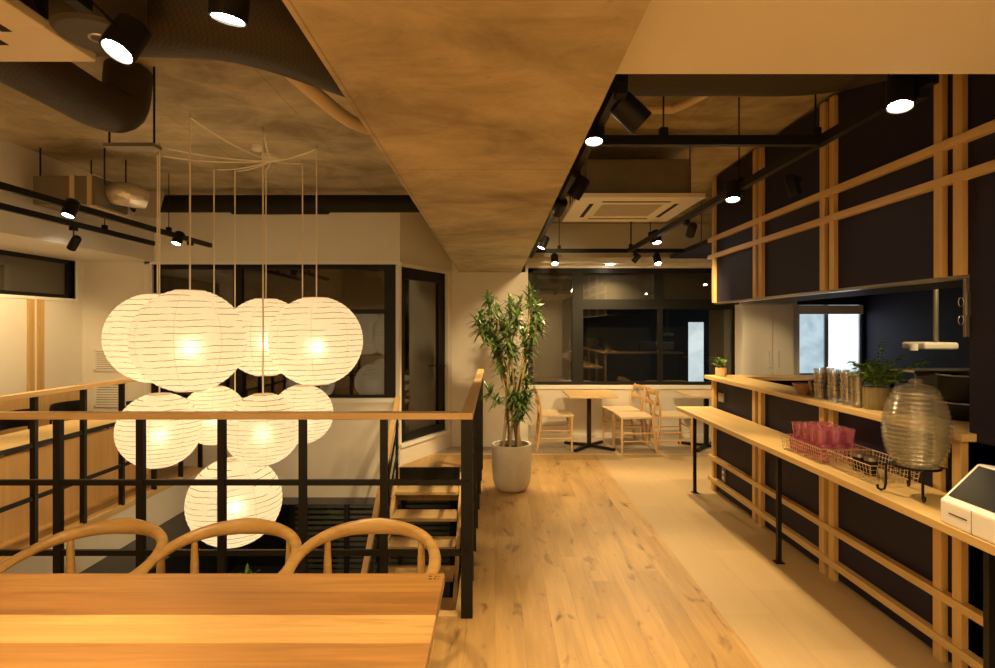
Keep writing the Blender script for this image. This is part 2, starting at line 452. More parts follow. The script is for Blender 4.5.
# back wall behind the stairwell, with window
bx0, bx1, bz0, bz1 = -3.825, -1.06, .758, 2.25
w = MB(); w.box(XL-.12, bx0, BACK, BACK+.12, -.35, SLAB); w.box(bx0, bx1, BACK, BACK+.12, -.35, bz0); w.box(bx0, bx1, BACK, BACK+.12, bz1, SLAB)
struct('wall_back_left', w, M['plaster'])
struct('trim_4', MB().box(XL, -1.06, BACK+.005, BACK+.13, -.43, -.35), M['graywall'])
struct('trim_5', MB().box(bx0-.06, bx1, BACK-.02, BACK+.05, bz0-.05, bz0), M['plaster_white'])
struct('trim_6', MB().box(bx0-.08, bx0-.02, BACK-.012, BACK+.02, -.05, bz1+.04), M['plaster_white'])
struct('trim_7', MB().box(bx0-.08, bx1, BACK-.012, BACK+.02, bz1, bz1+.03), M['plaster_white'])
# angled wall with the glazed door
A = Vector((-1.06, BACK, 0)); B = Vector((-.557, 7.2, 0)); U = (B-A); LEN = U.length; U.normalize(); N = Vector((U.y, -U.x, 0))   # N faces the viewer's right
def slab(mb, t0, t1, z0, z1, n0=-.10, n1=0.0):
    mb.hexa(A+U*t0+N*n0+Vector((0,0,z0)), U*(t1-t0), N*(n1-n0), Vector((0,0,z1-z0)))
    return mb
w = MB(); slab(w, 0, LEN, 2.25, SLAB); slab(w, 0, LEN, 0, .24); slab(w, LEN-.11, LEN, .24, 2.25); slab(w, 0, .03, .24, 2.25)
struct('wall_angled', w, M['plaster'])
w = MB(); slab(w, 0, LEN-.08, .20, .24, -.02, .02); slab(w, LEN-.13, LEN-.09, .24, 2.25, -.02, .02); slab(w, 0, LEN-.08, 2.23, 2.27, -.02, .02)
struct('trim_8', w, M['plaster_white'])
fr = MB(); slab(fr, .03, .13, .24, 2.23, -.08, -.03); slab(fr, LEN-.27, LEN-.13, .24, 2.23, -.08, -.03); slab(fr, .03, LEN-.13, .24, .33, -.08, -.03); slab(fr, .03, LEN-.13, 2.10, 2.23, -.08, -.03)
d1 = struct('door_1', fr, M['black'])
g = MB(); slab(g, .13, LEN-.27, .33, 2.10, -.058, -.052); struct('door_pane', g, M['darkglass'], d1)
g = MB(); p = A+U*(LEN-.22)+N*(-.01); g.tube([p+N*-.02+Vector((0,0,1.06)), p+N*.04+Vector((0,0,1.06)), p+N*.04-U*.11+Vector((0,0,1.06))], .010, 8)
o = struct('door_handle', g, M['black'], d1); o['label'] = 'black lever handle'
# column under the beam
struct('wall_column', MB().box(-.557, .427, 7.2, YB+.1, 0, 2.26), M['plaster'])
w = MB().box(-.557, -.463, 7.2, YB+.1, 2.26, SLAB); struct('wall_column', w, M['plaster'])
# far wall: low sill wall, header with ledge, window
rx0, rx1, rz0, rz1 = .463, 3.437, .736, 2.378
w = MB(); w.box(.427, rx0, YB, YB+.12, 0, SLAB); w.box(rx0, rx1, YB, YB+.12, 0, rz0); w.box(rx0, 4.24, YB, YB+.12, rz1, SLAB); w.box(rx1, 4.24, YB, YB+.12, 0, rz1)
struct('wall_back', w, M['plaster'])
struct('trim_9', MB().box(.427, 4.24, YB-.30, YB, 2.41, 2.49), M['plaster_white'])
struct('trim_10', MB().box(.427, rx1, YB-.05, YB+.04, rz0-.05, rz0), M['plaster_white'])
struct('baseboard_back', MB().box(.427, 3.4, YB-.012, YB, 0, .05), M['plaster_white'])
# kitchen shell: dark walls and soffit, daylit window
kx0, kx1, kz0, kz1 = 4.24, 5.15, .85, 1.86
w = MB(); w.box(4.24, XR+.1, YB, YB+.12, kz1, SLAB); w.box(4.24, XR+.1, YB, YB+.12, 0, kz0); w.box(kx1, XR+.1, YB, YB+.12, kz0, kz1)
struct('wall_kitchen_back', w, M['navy'])
struct('wall_kitchen_right', MB().box(XR, XR+.12, YF, YB, 0, SLAB), M['navy'])
struct('ceiling_kitchen', MB().box(2.17, XR, 1.0, 6.9, 2.40, 2.45), M['navy'])
# hanging lattice box over the counter, and the dark wall beside the opening
struct('wall_counter_upper', MB().box(2.095, 2.75, 0.2, 5.33, 1.785, 2.97), M['navy'])
struct('wall_counter_near', MB().box(2.095, 2.20, YF, 2.455, 0, 1.785), M['navy'])
struct('wall_right_near', MB().box(2.095, 2.20, YF, 0.2, 1.785, SLAB), M['navy'])
struct('wall_behind_viewer', MB().box(XL, XR, YF-.1, YF, 0, SLAB), M['plaster'])
# shade between the two levels so that the void is closed
struct('wall_void_front', MB().box(XL, VR, VFr-.06, VFr-.04, -.9, -.37), M['graywall'])

# ---- exterior behind the windows
struct('exterior_wall', MB().box(-6.5, -.9, 8.6, 8.7, -1.0, 4.2), M['exterior'])
struct('exterior_wall', MB().box(-.8, 1.15, 8.7, 8.75, -.3, 3.2), M['exterior_curtain'])
struct('exterior_wall', MB().box(1.15, 6.5, 9.6, 9.7, -.3, 3.6), M['lowdark'])
struct('exterior_wall', MB().box(-6.6, -6.5, 2, 8.7, -1, 4.2), M['exterior'])

# ---- roller blinds close behind some panes, and a lit doorway outside
M['blind'] = plain('taupe_roller_blind', (.17,.155,.135), .8, var=.15, sc=2)
for lb, bx in (('taupe roller blind behind the upper glass of the wide back window', (1.24, rx1, YB+.10, YB+.105, 1.93, rz1)),
               ('taupe curtain behind the narrow tall pane beside the column', (rx0, 1.10, YB+.12, YB+.125, rz0, rz1)),
               ('taupe blind behind the upper pane of the stairwell window, corridor side', (bx0, -2.9, BACK+.14, BACK+.145, 1.5, bz1)),
               ('taupe curtain panel behind the dark back window next to the kitchen cabinet', (3.05, rx1, YB+.12, YB+.125, rz0, 1.8))):
    tag(link('roller_blind', MB().box(*bx), M['blind']), lb, 'blind')
tag(link('roller_blind', MB().box(XL-.105, XL-.10, wy0, wy1, wz0, wz1), M['blind']), 'taupe blind behind the high strip window of the corridor', 'blind')
struct('exterior_door', MB().box(2.82, 3.04, YB+.30, YB+.31, .55, 1.62), M['frost'])
# ---- windows
def window(name, x0, x1, z0, z1, y, bars, mat, fw=.05, d=.06, pane='darkglass'):
    """bars: list of (x0,x1,z0,z1) frame members inside the rectangle"""
    m = MB(); m.box(x0, x1, y, y+d, z0, z0+fw*.6); m.box(x0, x1, y, y+d, z1-fw, z1); m.box(x0, x0+fw, y, y+d, z0, z1); m.box(x1-fw, x1, y, y+d, z0, z1)
    for b in bars: m.box(b[0], b[1], y-.004, y+d-.006, b[2], b[3])
    o = struct(name, m, mat)
    g = MB().box(x0+fw*.5, x1-fw*.5, y+d*.5-.003, y+d*.5+.003, z0+fw*.3, z1-fw*.5)
    struct('window_pane', g, M[pane], o)
    return o
window('window_1', bx0, bx1, bz0, bz1, BACK+.03, [(-2.93,-2.84,bz0,bz1),(-1.24,-1.06,bz0,bz1),(-2.84,-1.24,1.70,1.75),(-2.02,-1.98,bz0,1.70)], M['black'])
window('window_2', rx0, rx1, rz0, rz1, YB+.03, [(1.09,1.24,rz0,rz1),(1.24,rx1,1.80,1.94),(2.24,2.37,1.94,rz1),(2.30,2.36,rz0,1.80)], M['black'], .07)
# left high window lies in the X plane
m = MB(); m.box(XL-.07, XL-.03, wy0, wy1, wz0, wz0+.04); m.box(XL-.07, XL-.03, wy0, wy1, wz1-.045, wz1); m.box(XL-.07, XL-.03, wy1-.06, wy1, wz0, wz1); m.box(XL-.07, XL-.03, wy0, wy0+.05, wz0, wz1); m.box(XL-.07, XL-.03, 4.5, 4.56, wz0, wz1)
o = struct('window_3', m, M['black'])
struct('window_pane', MB().box(XL-.053, XL-.047, wy0, wy1, wz0, wz1), M['darkglass'], o)
m = MB(); m.box(XL-.03, XL+.012, wy1, wy1+.035, wz0-.03, wz1); m.box(XL-.03, XL+.015, wy0, wy1+.035, wz0-.03, wz0)
struct('trim_11', m, M['plaster_white'])
# daylit kitchen window
m = MB(); y = YB+.02
m.box(kx0, kx0+.03, y, y+.06, kz0, kz1); m.box(kx0, kx1, y, y+.06, kz0, kz0+.05); m.box(kx1-.02, kx1, y, y+.06, kz0, kz1); m.box(4.64, 4.69, y, y+.06, kz0, kz1)
o = struct('window_4', m, plain('grey_sash', (.32,.36,.40), .5))
struct('window_pane', MB().box(4.69, kx1-.02, y+.03, y+.036, kz0+.04, kz1), M['frost'], o)
struct('window_pane', MB().box(kx0+.03, 4.64, y+.03, y+.036, kz0+.04, kz1), M['frost2'], o)
struct('window_frame', MB().box(kx0-.04, kx0, YB-.06, YB+.02, kz0, kz1), M['plaster_white'], o)
o2 = link('roller_blind', MB().box(kx0, kx1, YB-.03, YB+.005, kz1-.13, kz1-.005), M['plaster'], bevel=.005); tag(o2, 'rolled-up pale blind above the bright kitchen window', 'blind')

# ---- left wall battens and wainscot
struct('trim_12', MB().box(XL, XL+.03, 5.46, 5.52, .86, wz0-.03), M['oakZ'])
struct('trim_13', MB().box(XL, XL+.03, 5.58, 5.64, .86, wz0-.03), M['oakZ'])
struct('trim_14', MB().box(XL, XL+.025, YF, BACK, 0, .86), M['panelwood'])

# ------------------------------------------------------------------ railings
def railing(name, label, cat, a, b, posts, along, corner=()):
    a, b = Vector(a), Vector(b)
    t = thing(name, label, cat, (a.x, a.y, 0))
    link('handrail', MB().bar(a+Vector((0,0,1.078)), b+Vector((0,0,1.078)), .065, .036), M['rail' if along == 'X' else 'raily'], t, bevel=.004)
    for z in (.72, .345):
        link('rail', MB().bar(a+Vector((0,0,z)), b+Vector((0,0,z)), .018, .030), M['black'], t)
    for q in posts:
        p = a+(b-a).normalized()*q
        w_ = .062 if (along == 'Y' and q == .03) else .038
        link('post', MB().box(p.x-w_/2, p.x+w_/2, p.y-.015, p.y+.015, 0.0, 1.06), M['black'], t)
    return t
railing('stairwell_railing', 'black railing with pale wood handrail behind the three armchairs, across the stairwell edge', 'railing',
        (VL, 2.97, 0), (-.182, 2.97, 0), [.05, .48, .918, 1.359, 1.792, 2.224, 2.657], 'X')
t = railing('stairwell_railing', 'black railing with wood handrail running away beside the walkway, ending near the potted tree', 'railing',
        (-.15, 2.94, 0), (-.15, 6.02, 0), [.03+.44*i for i in range(8)], 'Y')
railing('stairwell_railing', 'black railing with wood handrail along the far corridor beside the wood-fronted counter', 'railing',
        (VL, 3.03, 0), (VL, BACK-.01, 0), [.02, .44, .89, 1.36, 1.81, 2.27, 2.72, 3.10], 'Y')

# ------------------------------------------------------------------ staircase going down
st = thing('open_staircase', 'open wooden staircase descending from the landing by the glazed door', 'staircase', (-.72, VBk, LZ))
sx0, sx1 = -1.05, -.39
rise, run = .193, .245
link('riser_plate', MB().box(sx0+.0, sx1, VBk-.03, VBk, -.18, .0), M['black'], st)
for k in range(1, 12):
    yy = VBk-.03-run*(k-1)
    link('tread', MB().box(sx0, sx1, yy-run-.01, yy+.02, -rise*k-.035, -rise*k), M['oakX'], st, bevel=.003)
sl = Vector((0, -run, -rise)); n_st = 12.2
for xx in (sx0-.045, sx1+.005):
    link('stringer', MB().hexa(Vector((xx, VBk-.01, -.30)), (.04,0,0), sl*n_st, (0,0,.24)), M['raily'], st)
hx = sx0-.02
top = Vector((hx, VBk-.02, .78))
link('handrail', MB().bar(top, top+sl*8.2, .05, .045), M['raily'], st, bevel=.004)
for dz in (.30, .55): link('rail', MB().bar(top-Vector((0,0,dz)), top-Vector((0,0,dz))+sl*8.2, .016, .03), M['black'], st)
for k in range(0, 8, 2):
    p = top+sl*(k+.3)
    link('post', MB().box(p.x-.012, p.x+.012, p.y-.025, p.y+.025, p.z-.88, p.z-.02), M['black'], st)

# ------------------------------------------------------------------ lattice counter
counter = thing('service_counter', 'long service counter with pale wood lattice over dark panels, open to the kitchen', 'counter', (CX, 4.0, 0))
link('panel', MB().box(2.095, 2.115, .2, 5.33, 0.01, 1.05), M['navy'], counter)
link('panel', MB().box(2.095, 3.4, 5.33, 5.35, 0.01, 1.05), M['navy'], counter)
pairs = [(5.25, 5.30), (4.41, 4.46), (4.31, 4.36), (3.49, 3.54), (3.39, 3.44), (2.57, 2.62), (2.46, 2.51), (1.65, 1.70), (1.54, 1.59)]
for (y0, y1) in pairs: link('post', MB().box(2.062, 2.095, y0, y1, 0, 1.05), M['oakZ'], counter, bevel=.002)
for (z0, z1) in ((.29, .33), (.085, .125)): link('rail', MB().box(2.050, 2.094, .2, 5.36, z0, z1), M['oakY'], counter, bevel=.002)
link('worktop', MB().box(2.03, 2.33, 2.46, 5.40, 1.05, 1.085).box(2.03, 2.094, 2.415, 2.46, 1.05, 1.085), M['oakY'], counter, bevel=.003)
link('worktop', MB().box(2.33, 3.5, 5.18, 5.40, 1.05, 1.085), M['oakX'], counter, bevel=.003)
tag(link('wall_outlet', MB().box(2.082, 2.094, 5.07, 5.19, .86, .94), M['switch'], bevel=.003), 'grey switch plate high on the dark counter panel at its far end', 'switch')
o = link('wall_outlet', MB().box(2.082, 2.094, 5.04, 5.11, .14, .26), M['switch'], bevel=.003); tag(o, 'grey power outlet low on the counter panel between the two lattice rails', 'outlet')
m = MB()
for zz in (.175, .225): m.box(2.078, 2.083, 5.06, 5.09, zz-.012, zz+.012)
link('socket', m, M['white'], o)

lat = thing('hanging_lattice', 'pale wood lattice fixed over the dark hanging wall above the counter', 'lattice', (CX, 4.0, 1.785))
for (y0, y1) in pairs[:7]+[(1.65, 1.70), (1.54, 1.59)]: link('post', MB().box(2.066, 2.094, y0, y1, 1.78, 2.965), M['oakZ'], lat, bevel=.002)
for (z0, z1) in ((2.365, 2.405), (2.20, 2.24)): link('rail', MB().box(2.056, 2.0935, 1.0, 5.38, z0, z1), M['oakY'], lat, bevel=.002)
link('valance', MB().box(2.098, 2.16, 2.46, 5.33, 1.768, 1.784), M['steel'], lat)

# bar shelf with thin black legs
sh = thing('bar_shelf', 'long pale wood bar shelf on thin black legs along the counter front', 'shelf', (1.87, 3.6, 0))
link('shelf_board', MB().box(1.71, 2.044, 1.0, 5.25, .765, .80), M['oakY'], sh, bevel=.003)
for yy in (5.20, 3.66, 2.10):
    m = MB().box(1.855, 1.881, yy-.013, yy+.013, .004, .765); m.box(1.84, 1.896, yy-.028, yy+.028, 0, .006)
    link('leg', m, M['black'], sh)

# ------------------------------------------------------------------ big table in front and armchairs
tb = thing('dining_table', 'large board-topped wooden table filling the lower edge of the view', 'table', (-1.4, 1.4, 0))
link('tabletop', MB().box(-2.9, -.169, .98, 1.876, .682, .72), M['tablewood'], tb, bevel=.004)
for sx, sy in ((-2.8,1.06),(-2.8,1.74),(-.33,1.06),(-.33,1.74)):
    link('leg', MB().box(sx, sx+.07, sy, sy+.07, 0, .682), M['chairwood'], tb, bevel=.004)
link('apron', MB().box(-2.7, -.35, 1.09, 1.78, .62, .682), M['chairwood'], tb)
# small burnt-in maker's mark at the corner of the top
mk = MB()
def q(px, py, w, h):
    y_ = .83*F/(py-VY); x_ = (px-VX)/F*y_
    mk.box(x_-w/2, x_+w/2, y_-h/2, y_+h/2, .7195, .7206)
for a in ((430.4,576.3,.011,.005),(430.2,579,.011,.006),(435,578.8,.009,.005),(436,576.4,.009,.004),(439,576.5,.003,.008),(438.2,579,.003,.007)): q(*a)
link('burnt_mark', mk, M['blackmatte'], tb)

def armchair(cx, dy=0):
    t = thing('wooden_armchair', '', 'chair', (cx, 2.2, 0), 'wooden armchairs between the table and the railing')
    half = [(-.262,-.16,.605),(-.278,-.08,.615),(-.280,.0,.626),(-.262,.09,.641),(-.215,.165,.658),(-.14,.215,.670),(-.06,.237,.676),(0,.242,.677)]
    pts = [Vector((cx+x, 2.2+y, z)) for x, y, z in half] + [Vector((cx-x, 2.2+y, z)) for x, y, z in half[-2::-1]]
    # smooth the path
    for _ in range(2):
        q_ = [pts[0]]
        for a, b in zip(pts, pts[1:]): q_ += [a*.75+b*.25, a*.25+b*.75]
        pts = q_+[pts[-1]]
    n = len(pts); ra = []; rb = []
    for i in range(n):
        u = abs(2*i/(n-1)-1); k = max(0, 1-u*1.5)
        ra.append(.024-.008*k + (-.006 if u > .98 else 0)); rb.append(.015+.021*k**.8)
    link('top_rail', MB().tube(pts, ra, 14, ry=rb, up=(0,0,1)), M['chairwood'], t, smooth=True)
    z = .43
    prof = []
    m = MB()
    poly = []
    for k in range(28):
        a = 2*PI*k/28; r = 1/((abs(math.cos(a))**3.2+abs(math.sin(a))**3.2)**(1/3.2))
        poly.append((cx+.235*r*math.cos(a)*(1-.08*math.sin(a)), 2.2-.01+.215*r*math.sin(a), z))
    m.prism(poly, (0,0,.035)); link('seat', m, M['papercord'], t, bevel=.008)
    for s in (-1, 1):
        link('leg', MB().tube([(cx+s*.235, 2.01, 0), (cx+s*.238, 2.01, .3), (cx+s*.25, 2.02, .5), (cx+s*.266, 2.045, .60)], [.013,.018,.017,.012], 12), M['chairwood'], t, smooth=True)
        link('leg', MB().tube([(cx+s*.205, 2.42, 0), (cx+s*.20, 2.395, .3), (cx+s*.20, 2.375, .5), (cx+s*.20, 2.375, .655)], [.013,.018,.018,.012], 12), M['chairwood'], t, smooth=True)
        link('seat_rail', MB().cyl((cx+s*.235, 2.01, .40), (cx+s*.20, 2.39, .40), .012), M['chairwood'], t, smooth=True)
    link('seat_rail', MB().cyl((cx-.235, 2.01, .40), (cx+.235, 2.01, .40), .012), M['chairwood'], t, smooth=True)
    link('seat_rail', MB().cyl((cx-.20, 2.39, .40), (cx+.20, 2.39, .40), .012), M['chairwood'], t, smooth=True)
    return t
ch = armchair(-.515)
ch['label'] = 'wooden armchair with curved rail tucked at the stair end of the table, beside the walkway'
dup(ch, loc=(-1.075, 2.2, 0), rot=.03, label='middle wooden armchair of the three with curved top rails behind the table')
dup(ch, loc=(-1.63, 2.2, 0), rot=-.05, label='leftmost wooden armchair of the three, its curved rail cut by the picture edge')

# ------------------------------------------------------------------ lanterns
def lantern(cxp, cyp, Y, rpx, label, hook=None, hubc=None):
    c = at(cxp, cyp, Y); r = rpx/F*Y
    t = thing('paper_lantern', label, 'pendant lamp', c, 'round paper lanterns over the stairwell')
    m = MB(); NR = 24; seg = 48; prof = []
    th0 = .27
    for i in range(NR*3+1):
        th = th0+(PI-2*th0)*i/(NR*3)
        rr = r*(1-.008*abs(math.sin(PI*i/3)))
        prof.append((rr*math.sin(th), -rr*math.cos(th)*.985))
    m.lathe(prof, c, seg)
    # the paper shade keeps its own unit so that its ribs scale with it
    me = bpy.data.meshes.new('paper_shade')
    bmesh.ops.translate(m.bm, verts=m.bm.verts, vec=-c); bmesh.ops.scale(m.bm, verts=m.bm.verts, vec=(1/r,)*3)
    bmesh.ops.recalc_face_normals(m.bm, faces=m.bm.faces)
    m.bm.to_mesh(me); m.bm.free()
    for p in me.polygons: p.use_smooth = True
    me.materials.append(M['paper'])
    s = bpy.data.objects.new('paper_shade', me); C.objects.link(s); s.parent = t; s.scale = (r,)*3
    s.rotation_euler = (random.uniform(-.03,.03), random.uniform(-.03,.03), random.uniform(0,3))
    rt = r*math.sin(th0)
    for sg in (1, -1):
        pts = [(c.x+rt*math.cos(a*PI/12), c.y+rt*math.sin(a*PI/12), c.z+sg*r*math.cos(th0)*.985) for a in range(24)]
        link('ring', MB().tube(pts, .0035, 6, closed=True), M['wire'], t)
    zc = c.z+r*math.cos(th0)*.985
    m = MB(); m.cyl((c.x-rt, c.y, zc), (c.x+rt, c.y, zc), .0025, 6); m.cyl((c.x, c.y, zc), (c.x, c.y, c.z+.10), .006, 8)
    m.cyl((c.x, c.y, c.z+.04), (c.x, c.y, c.z+.11), .02, 12)
    link('lamp_holder', m, M['cord'], t)
    pts = [(c.x, c.y, zc-.02), (c.x, c.y, SLAB-.03)]
    hk = Vector((c.x, c.y, SLAB-.03)); hub = HUB+Vector((0,0,-.03)); seg_ = []
    for i in range(0, 11):
        u = i/10; p = hk.lerp(hub, u); p.z -= .10*4*u*(1-u)*min(1, (hub-hk).length/2.4)*.8; seg_.append(p)
    link('cord', MB().tube(pts+seg_[1:], .006, 6), M['cord'], t)
    link('hook', MB().tube([(c.x, c.y, SLAB), (c.x, c.y, SLAB-.05)], .005, 6), M['steel'], t)
    L = bpy.data.lights.new('lantern_bulb', 'POINT'); L.energy = LANT*(r/.35)**2; L.color = (1.0,.78,.50); L.shadow_soft_size = .05
    lo = bpy.data.objects.new('lantern_bulb', L); C.objects.link(lo); lo.parent = t; lo.location = (0, 0, -r*.12)
    return t
LANT = 2.8
HUB = Vector((at(271, 154, 4.69).x, 4.69, SLAB-.02))
m = MB(); m.lathe([(0,SLAB),(.075,SLAB),(.075,SLAB-.035),(.06,SLAB-.045),(0,SLAB-.045)], (HUB.x, HUB.y, 0), 28)
tag(link('ceiling_rose', m, M['white'], smooth=True), 'round cream ceiling rose that gathers the lantern cords', 'ceiling rose')
p = at(257, 146, 4.45)
m = MB(); m.lathe([(0,SLAB),(.05,SLAB),(.05,SLAB-.025),(.035,SLAB-.04),(0,SLAB-.04)], (p.x, p.y, 0), 24)
tag(link('smoke_detector', m, M['white'], smooth=True), 'small round detector on the slab beside the ceiling rose', 'smoke detector')
for a in [
    (157.5,338,4.60,46,'upper lantern half hidden at the far side behind the largest front lantern'),
    (190,340.5,3.77,52.5,'largest-looking upper paper lantern, hanging frontmost with dark broken ribs'),
    (266,337,5.02,40,'upper lantern set back between the two big upper ones'),
    (316.5,341,4.43,45.5,'upper paper lantern at the walkway end of the cluster'),
    (159.5,430,4.38,38,'lower lantern hanging closest to the corridor railing'),
    (214,415,5.02,30,'small lower lantern behind the gap between two lower front ones'),
    (263,429,4.03,36.5,'lower lantern in the middle front, just above the lowest one'),
    (302.5,414,4.83,30,'small lower lantern at the walkway end, tucked behind the middle one'),
    (235,501,5.07,44.5,'lowest lantern of the cluster, hanging down into the stairwell')]:
    lantern(*a)

# ------------------------------------------------------------------ tracks and spotlights
TZ = 2.43
def track(label, a, b, rods):
    a, b = Vector(a), Vector(b)
    t = thing('lighting_track', label, 'lighting track', a)
    link('track_bar', MB().bar(a, b, .035, .045), M['black'], t)
    for u in rods:
        p = a.lerp(b, u)
        m = MB().cyl(p, (p.x, p.y, SLAB), .004, 6); m.box(p.x-.018, p.x+.018, p.y-.018, p.y+.018, p.z+.02, p.z+.06)
        link('rod', m, M['black'], t)
    return t
track('black lighting track running along the beam edge above the walkway', (.45,1.95,TZ), (.45,6.95,TZ), (.1,.5,.9))
track('short black track crossing between the beam and the lattice, in front of the air conditioner', (.47,2.63,TZ), (1.56,2.63,TZ), (.3,.96))
track('long black lighting track parallel to the lattice wall', (1.54,1.95,TZ), (1.54,6.4,TZ), (.05,.35,.80,.98))
track('far black track crossing before the back windows', (.3,6.42,TZ), (2.75,6.42,TZ), (.18,.52,.85))
track('black lighting track above the corridor, the one closer to the lanterns', (-3.09,2.2,TZ), (-3.07,6.0,TZ), (.3,.8))
track('black lighting track above the corridor, the one closer to the outer wall', (-3.60,2.2,TZ), (-3.60,5.86,TZ), (.3,.8))
track('black lighting track over the near seating, at the top edge of view', (-1.75,1.55,2.50), (-.50,1.55,2.50), (.1,.9))

def spot(label, base, lens, aim, power, on=True, r=.036, L=.13, angle=75, blend=.6):
    """base = where it clips to the track, lens = centre of the lens, aim = point it looks at"""
    base, lens, aim = Vector(base), Vector(lens), Vector(aim)
    d = (aim-lens).normalized()
    t = thing('spotlight', label, 'spotlight', base, 'track spotlights')
    tail = lens-d*L
    Q = Vector((0,0,-1)).rotation_difference(d).to_matrix()
    m = MB(); m.lathe([(0,L),(r*.75,L),(r,L-.012),(r,0),(r*.86,0),(r*.82,.012),(0,.012)], lens, 24, Q)
    link('head', m, M['black'], t, smooth=True)
    m = MB(); m.lathe([(0,.006),(r*.80,.006),(r*.80,.0145),(0,.0145)], lens, 24, Q)
    link('lens', m, M['lens'] if on else M['lens_off'], t)
    mid = lens-d*L*.55
    m = MB(); m.box(base.x-.018, base.x+.018, base.y-.03, base.y+.03, base.z-.035, base.z+.0)
    m.tube([base-Vector((0,0,.03)), Vector((base.x, base.y, mid.z+.05)), mid], .006, 8)
    link('bracket', m, M['black'], t)
    if power:
        S = bpy.data.lights.new('spot_beam', 'SPOT'); S.energy = power; S.color = WARM; S.spot_size = math.radians(angle); S.spot_blend = blend; S.shadow_soft_size = .03
        o = bpy.data.objects.new('spot_beam', S); C.objects.link(o); o.parent = t
        o.location = (lens+d*.012)-base; o.rotation_mode = 'QUATERNION'; o.rotation_quaternion = Vector((0,0,-1)).rotation_difference(d)
    return t
K = 1.3
def P(px, py, h):     # lens position at height H+h seen at pixel
    Y = h*F/(VY-py); return Vector(((px-VX)/F*Y, Y, H+h))
TB = TZ-.022
a = P(594,142,.80); spot('lit spotlight on the beam-edge track closest to the viewer, beside the dark square-looking head', (.45,a.y,TB), a, (.35,a.y-.5,0), 72*K, True, .042)
a = P(557,212,.80); spot('lit spotlight midway along the beam-edge track', (.45,a.y,TB), a, (-.1,7.1,.9), 120*K, True, .045)
a = P(541,248,.80); spot('lit spotlight at the far end of the beam-edge track', (.45,a.y,TB), a, (-.7,5.4,-.3), 90*K, True, .045)
a = Vector((.55,2.08,2.31)); spot('large dark unlit-looking spotlight turned away, hanging by the beam at the front', (.45,1.99,TB), a, a+Vector((1.0,.1,-.9)), 0, False, .05, .125)
a = P(573,197,.72); spot('dark spotlight head beside the air conditioner, tilted to the beam', (.45,a.y,TB), a, a+Vector((-.6,.2,-1)), 0, False, .04, .12)
a = P(900,107,.80); spot('bright spotlight high beside the lattice, closest to the viewer on the long track', (1.54,a.y,TB), a, (1.0,a.y-.5,0), 62*K, True, .046)
a = P(733,200,.80); spot('lit spotlight on the long track beside the air conditioner', (1.54,a.y,TB), a, (1.3,a.y-.6,0), 78*K, True, .046)
a = P(657,243,.82); spot('lit spotlight at the far end of the long track', (1.54,a.y,TB), a, (1.6,a.y-.7,0), 90*K, True, .046)
a = P(796,186,.68); a = Vector((1.85,3.42,2.36)); spot('dark downward spotlight in front of the lattice wall with a pale rim', (1.85,3.42,2.47), a, a+Vector((.3,0,-1)), 0, False, .035, .13)
a = P(690,235,.74); spot('dark spotlight hanging from the long track below the air conditioner corner', (1.54,a.y,TB), a, (1.9,7.5,.35), 110*K, True, .035, .12)
a = P(557,260,.74); spot('lit spotlight on the far cross track, over the first wooden chair', (a.x,6.42,TB), (a.x,6.36,H+.72), (a.x,5.0,0), 28*K, True, .042)
a = P(641,262,.72); spot('dark unlit spotlight on the far cross track, tilted sideways', (a.x,6.42,TB), (a.x-.02,6.42,2.30), (a.x-.8,6.8,1.3), 0, False, .03, .11)
a = P(659,262,.74); spot('lit spotlight on the far cross track, over the paired chairs', (a.x,6.42,TB), (a.x,6.36,H+.72), (a.x+.1,5.0,0), 28*K, True, .042)
a = P(78,216,.80); spot('lit spotlight on the corridor track closer to the lanterns, nearer the viewer', (-3.08,a.y,TB), (-3.08,a.y,a.z), (-3.3,3.2,0), 45*K, True, .045)
a = P(160,241,.80); spot('lit spotlight on the corridor track closer to the lanterns, at its far end', (-3.07,5.6,TB), (-3.07,5.35,H+.80), (-3.4,4.3,0), 45*K, True, .045)
a = P(75,243,.72); spot('dark spotlight hanging from the outer corridor track', (-3.60,4.75,TB), (-3.62,4.75,2.22), (-4.6,5.2,1.15), 42*K, True, .035, .13, 95)
a = P(117,52,.83); spot('bright tilted spotlight under the black duct by the ceiling air conditioner', (a.x-.02,1.55,2.478), a, a+Vector((-.25,-.45,-1)), 90*K, True, .05, .12)
a = P(228,20,.83); spot('bright spotlight at the top edge of view over the near table', (a.x,1.55,2.478), a, a+Vector((-.15,.12,-1)), 90*K, True, .05, .12)
# small recessed light under the window ledge
L = bpy.data.lights.new('recessed_lamp', 'SPOT'); L.energy = 110; L.color = WARM; L.spot_size = 2.5; L.spot_blend = .7; L.shadow_soft_size = .05
o = bpy.data.objects.new('recessed_lamp', L); C.objects.link(o); o.location = (1.57, YB-.2, 2.39); o.rotation_euler = (-.12, 0, 0)
p = Vector((1.57, YB-.2, 2.408))
m = MB(); m.lathe([(0,0),(.05,0),(.05,.006),(0,.006)], p-Vector((0,0,.006)), 24)
tag(link('recessed_downlight', m, M['lens']), 'small recessed light in the ledge above the back window', 'ceiling light')

spot('added spotlight inside the kitchen to brighten the tall white cabinet', (3.6,6.2,2.40), (3.6,6.2,2.27), (3.3,7.5,.3), 20*K)  # invented fixture, added because the cabinet came out too dark
spot('added spotlight inside the kitchen to brighten the slim hood', (3.3,3.6,2.40), (3.3,3.6,2.27), (3.45,4.45,1.4), 35*K)  # second added kitchen lamp, whitens the hood
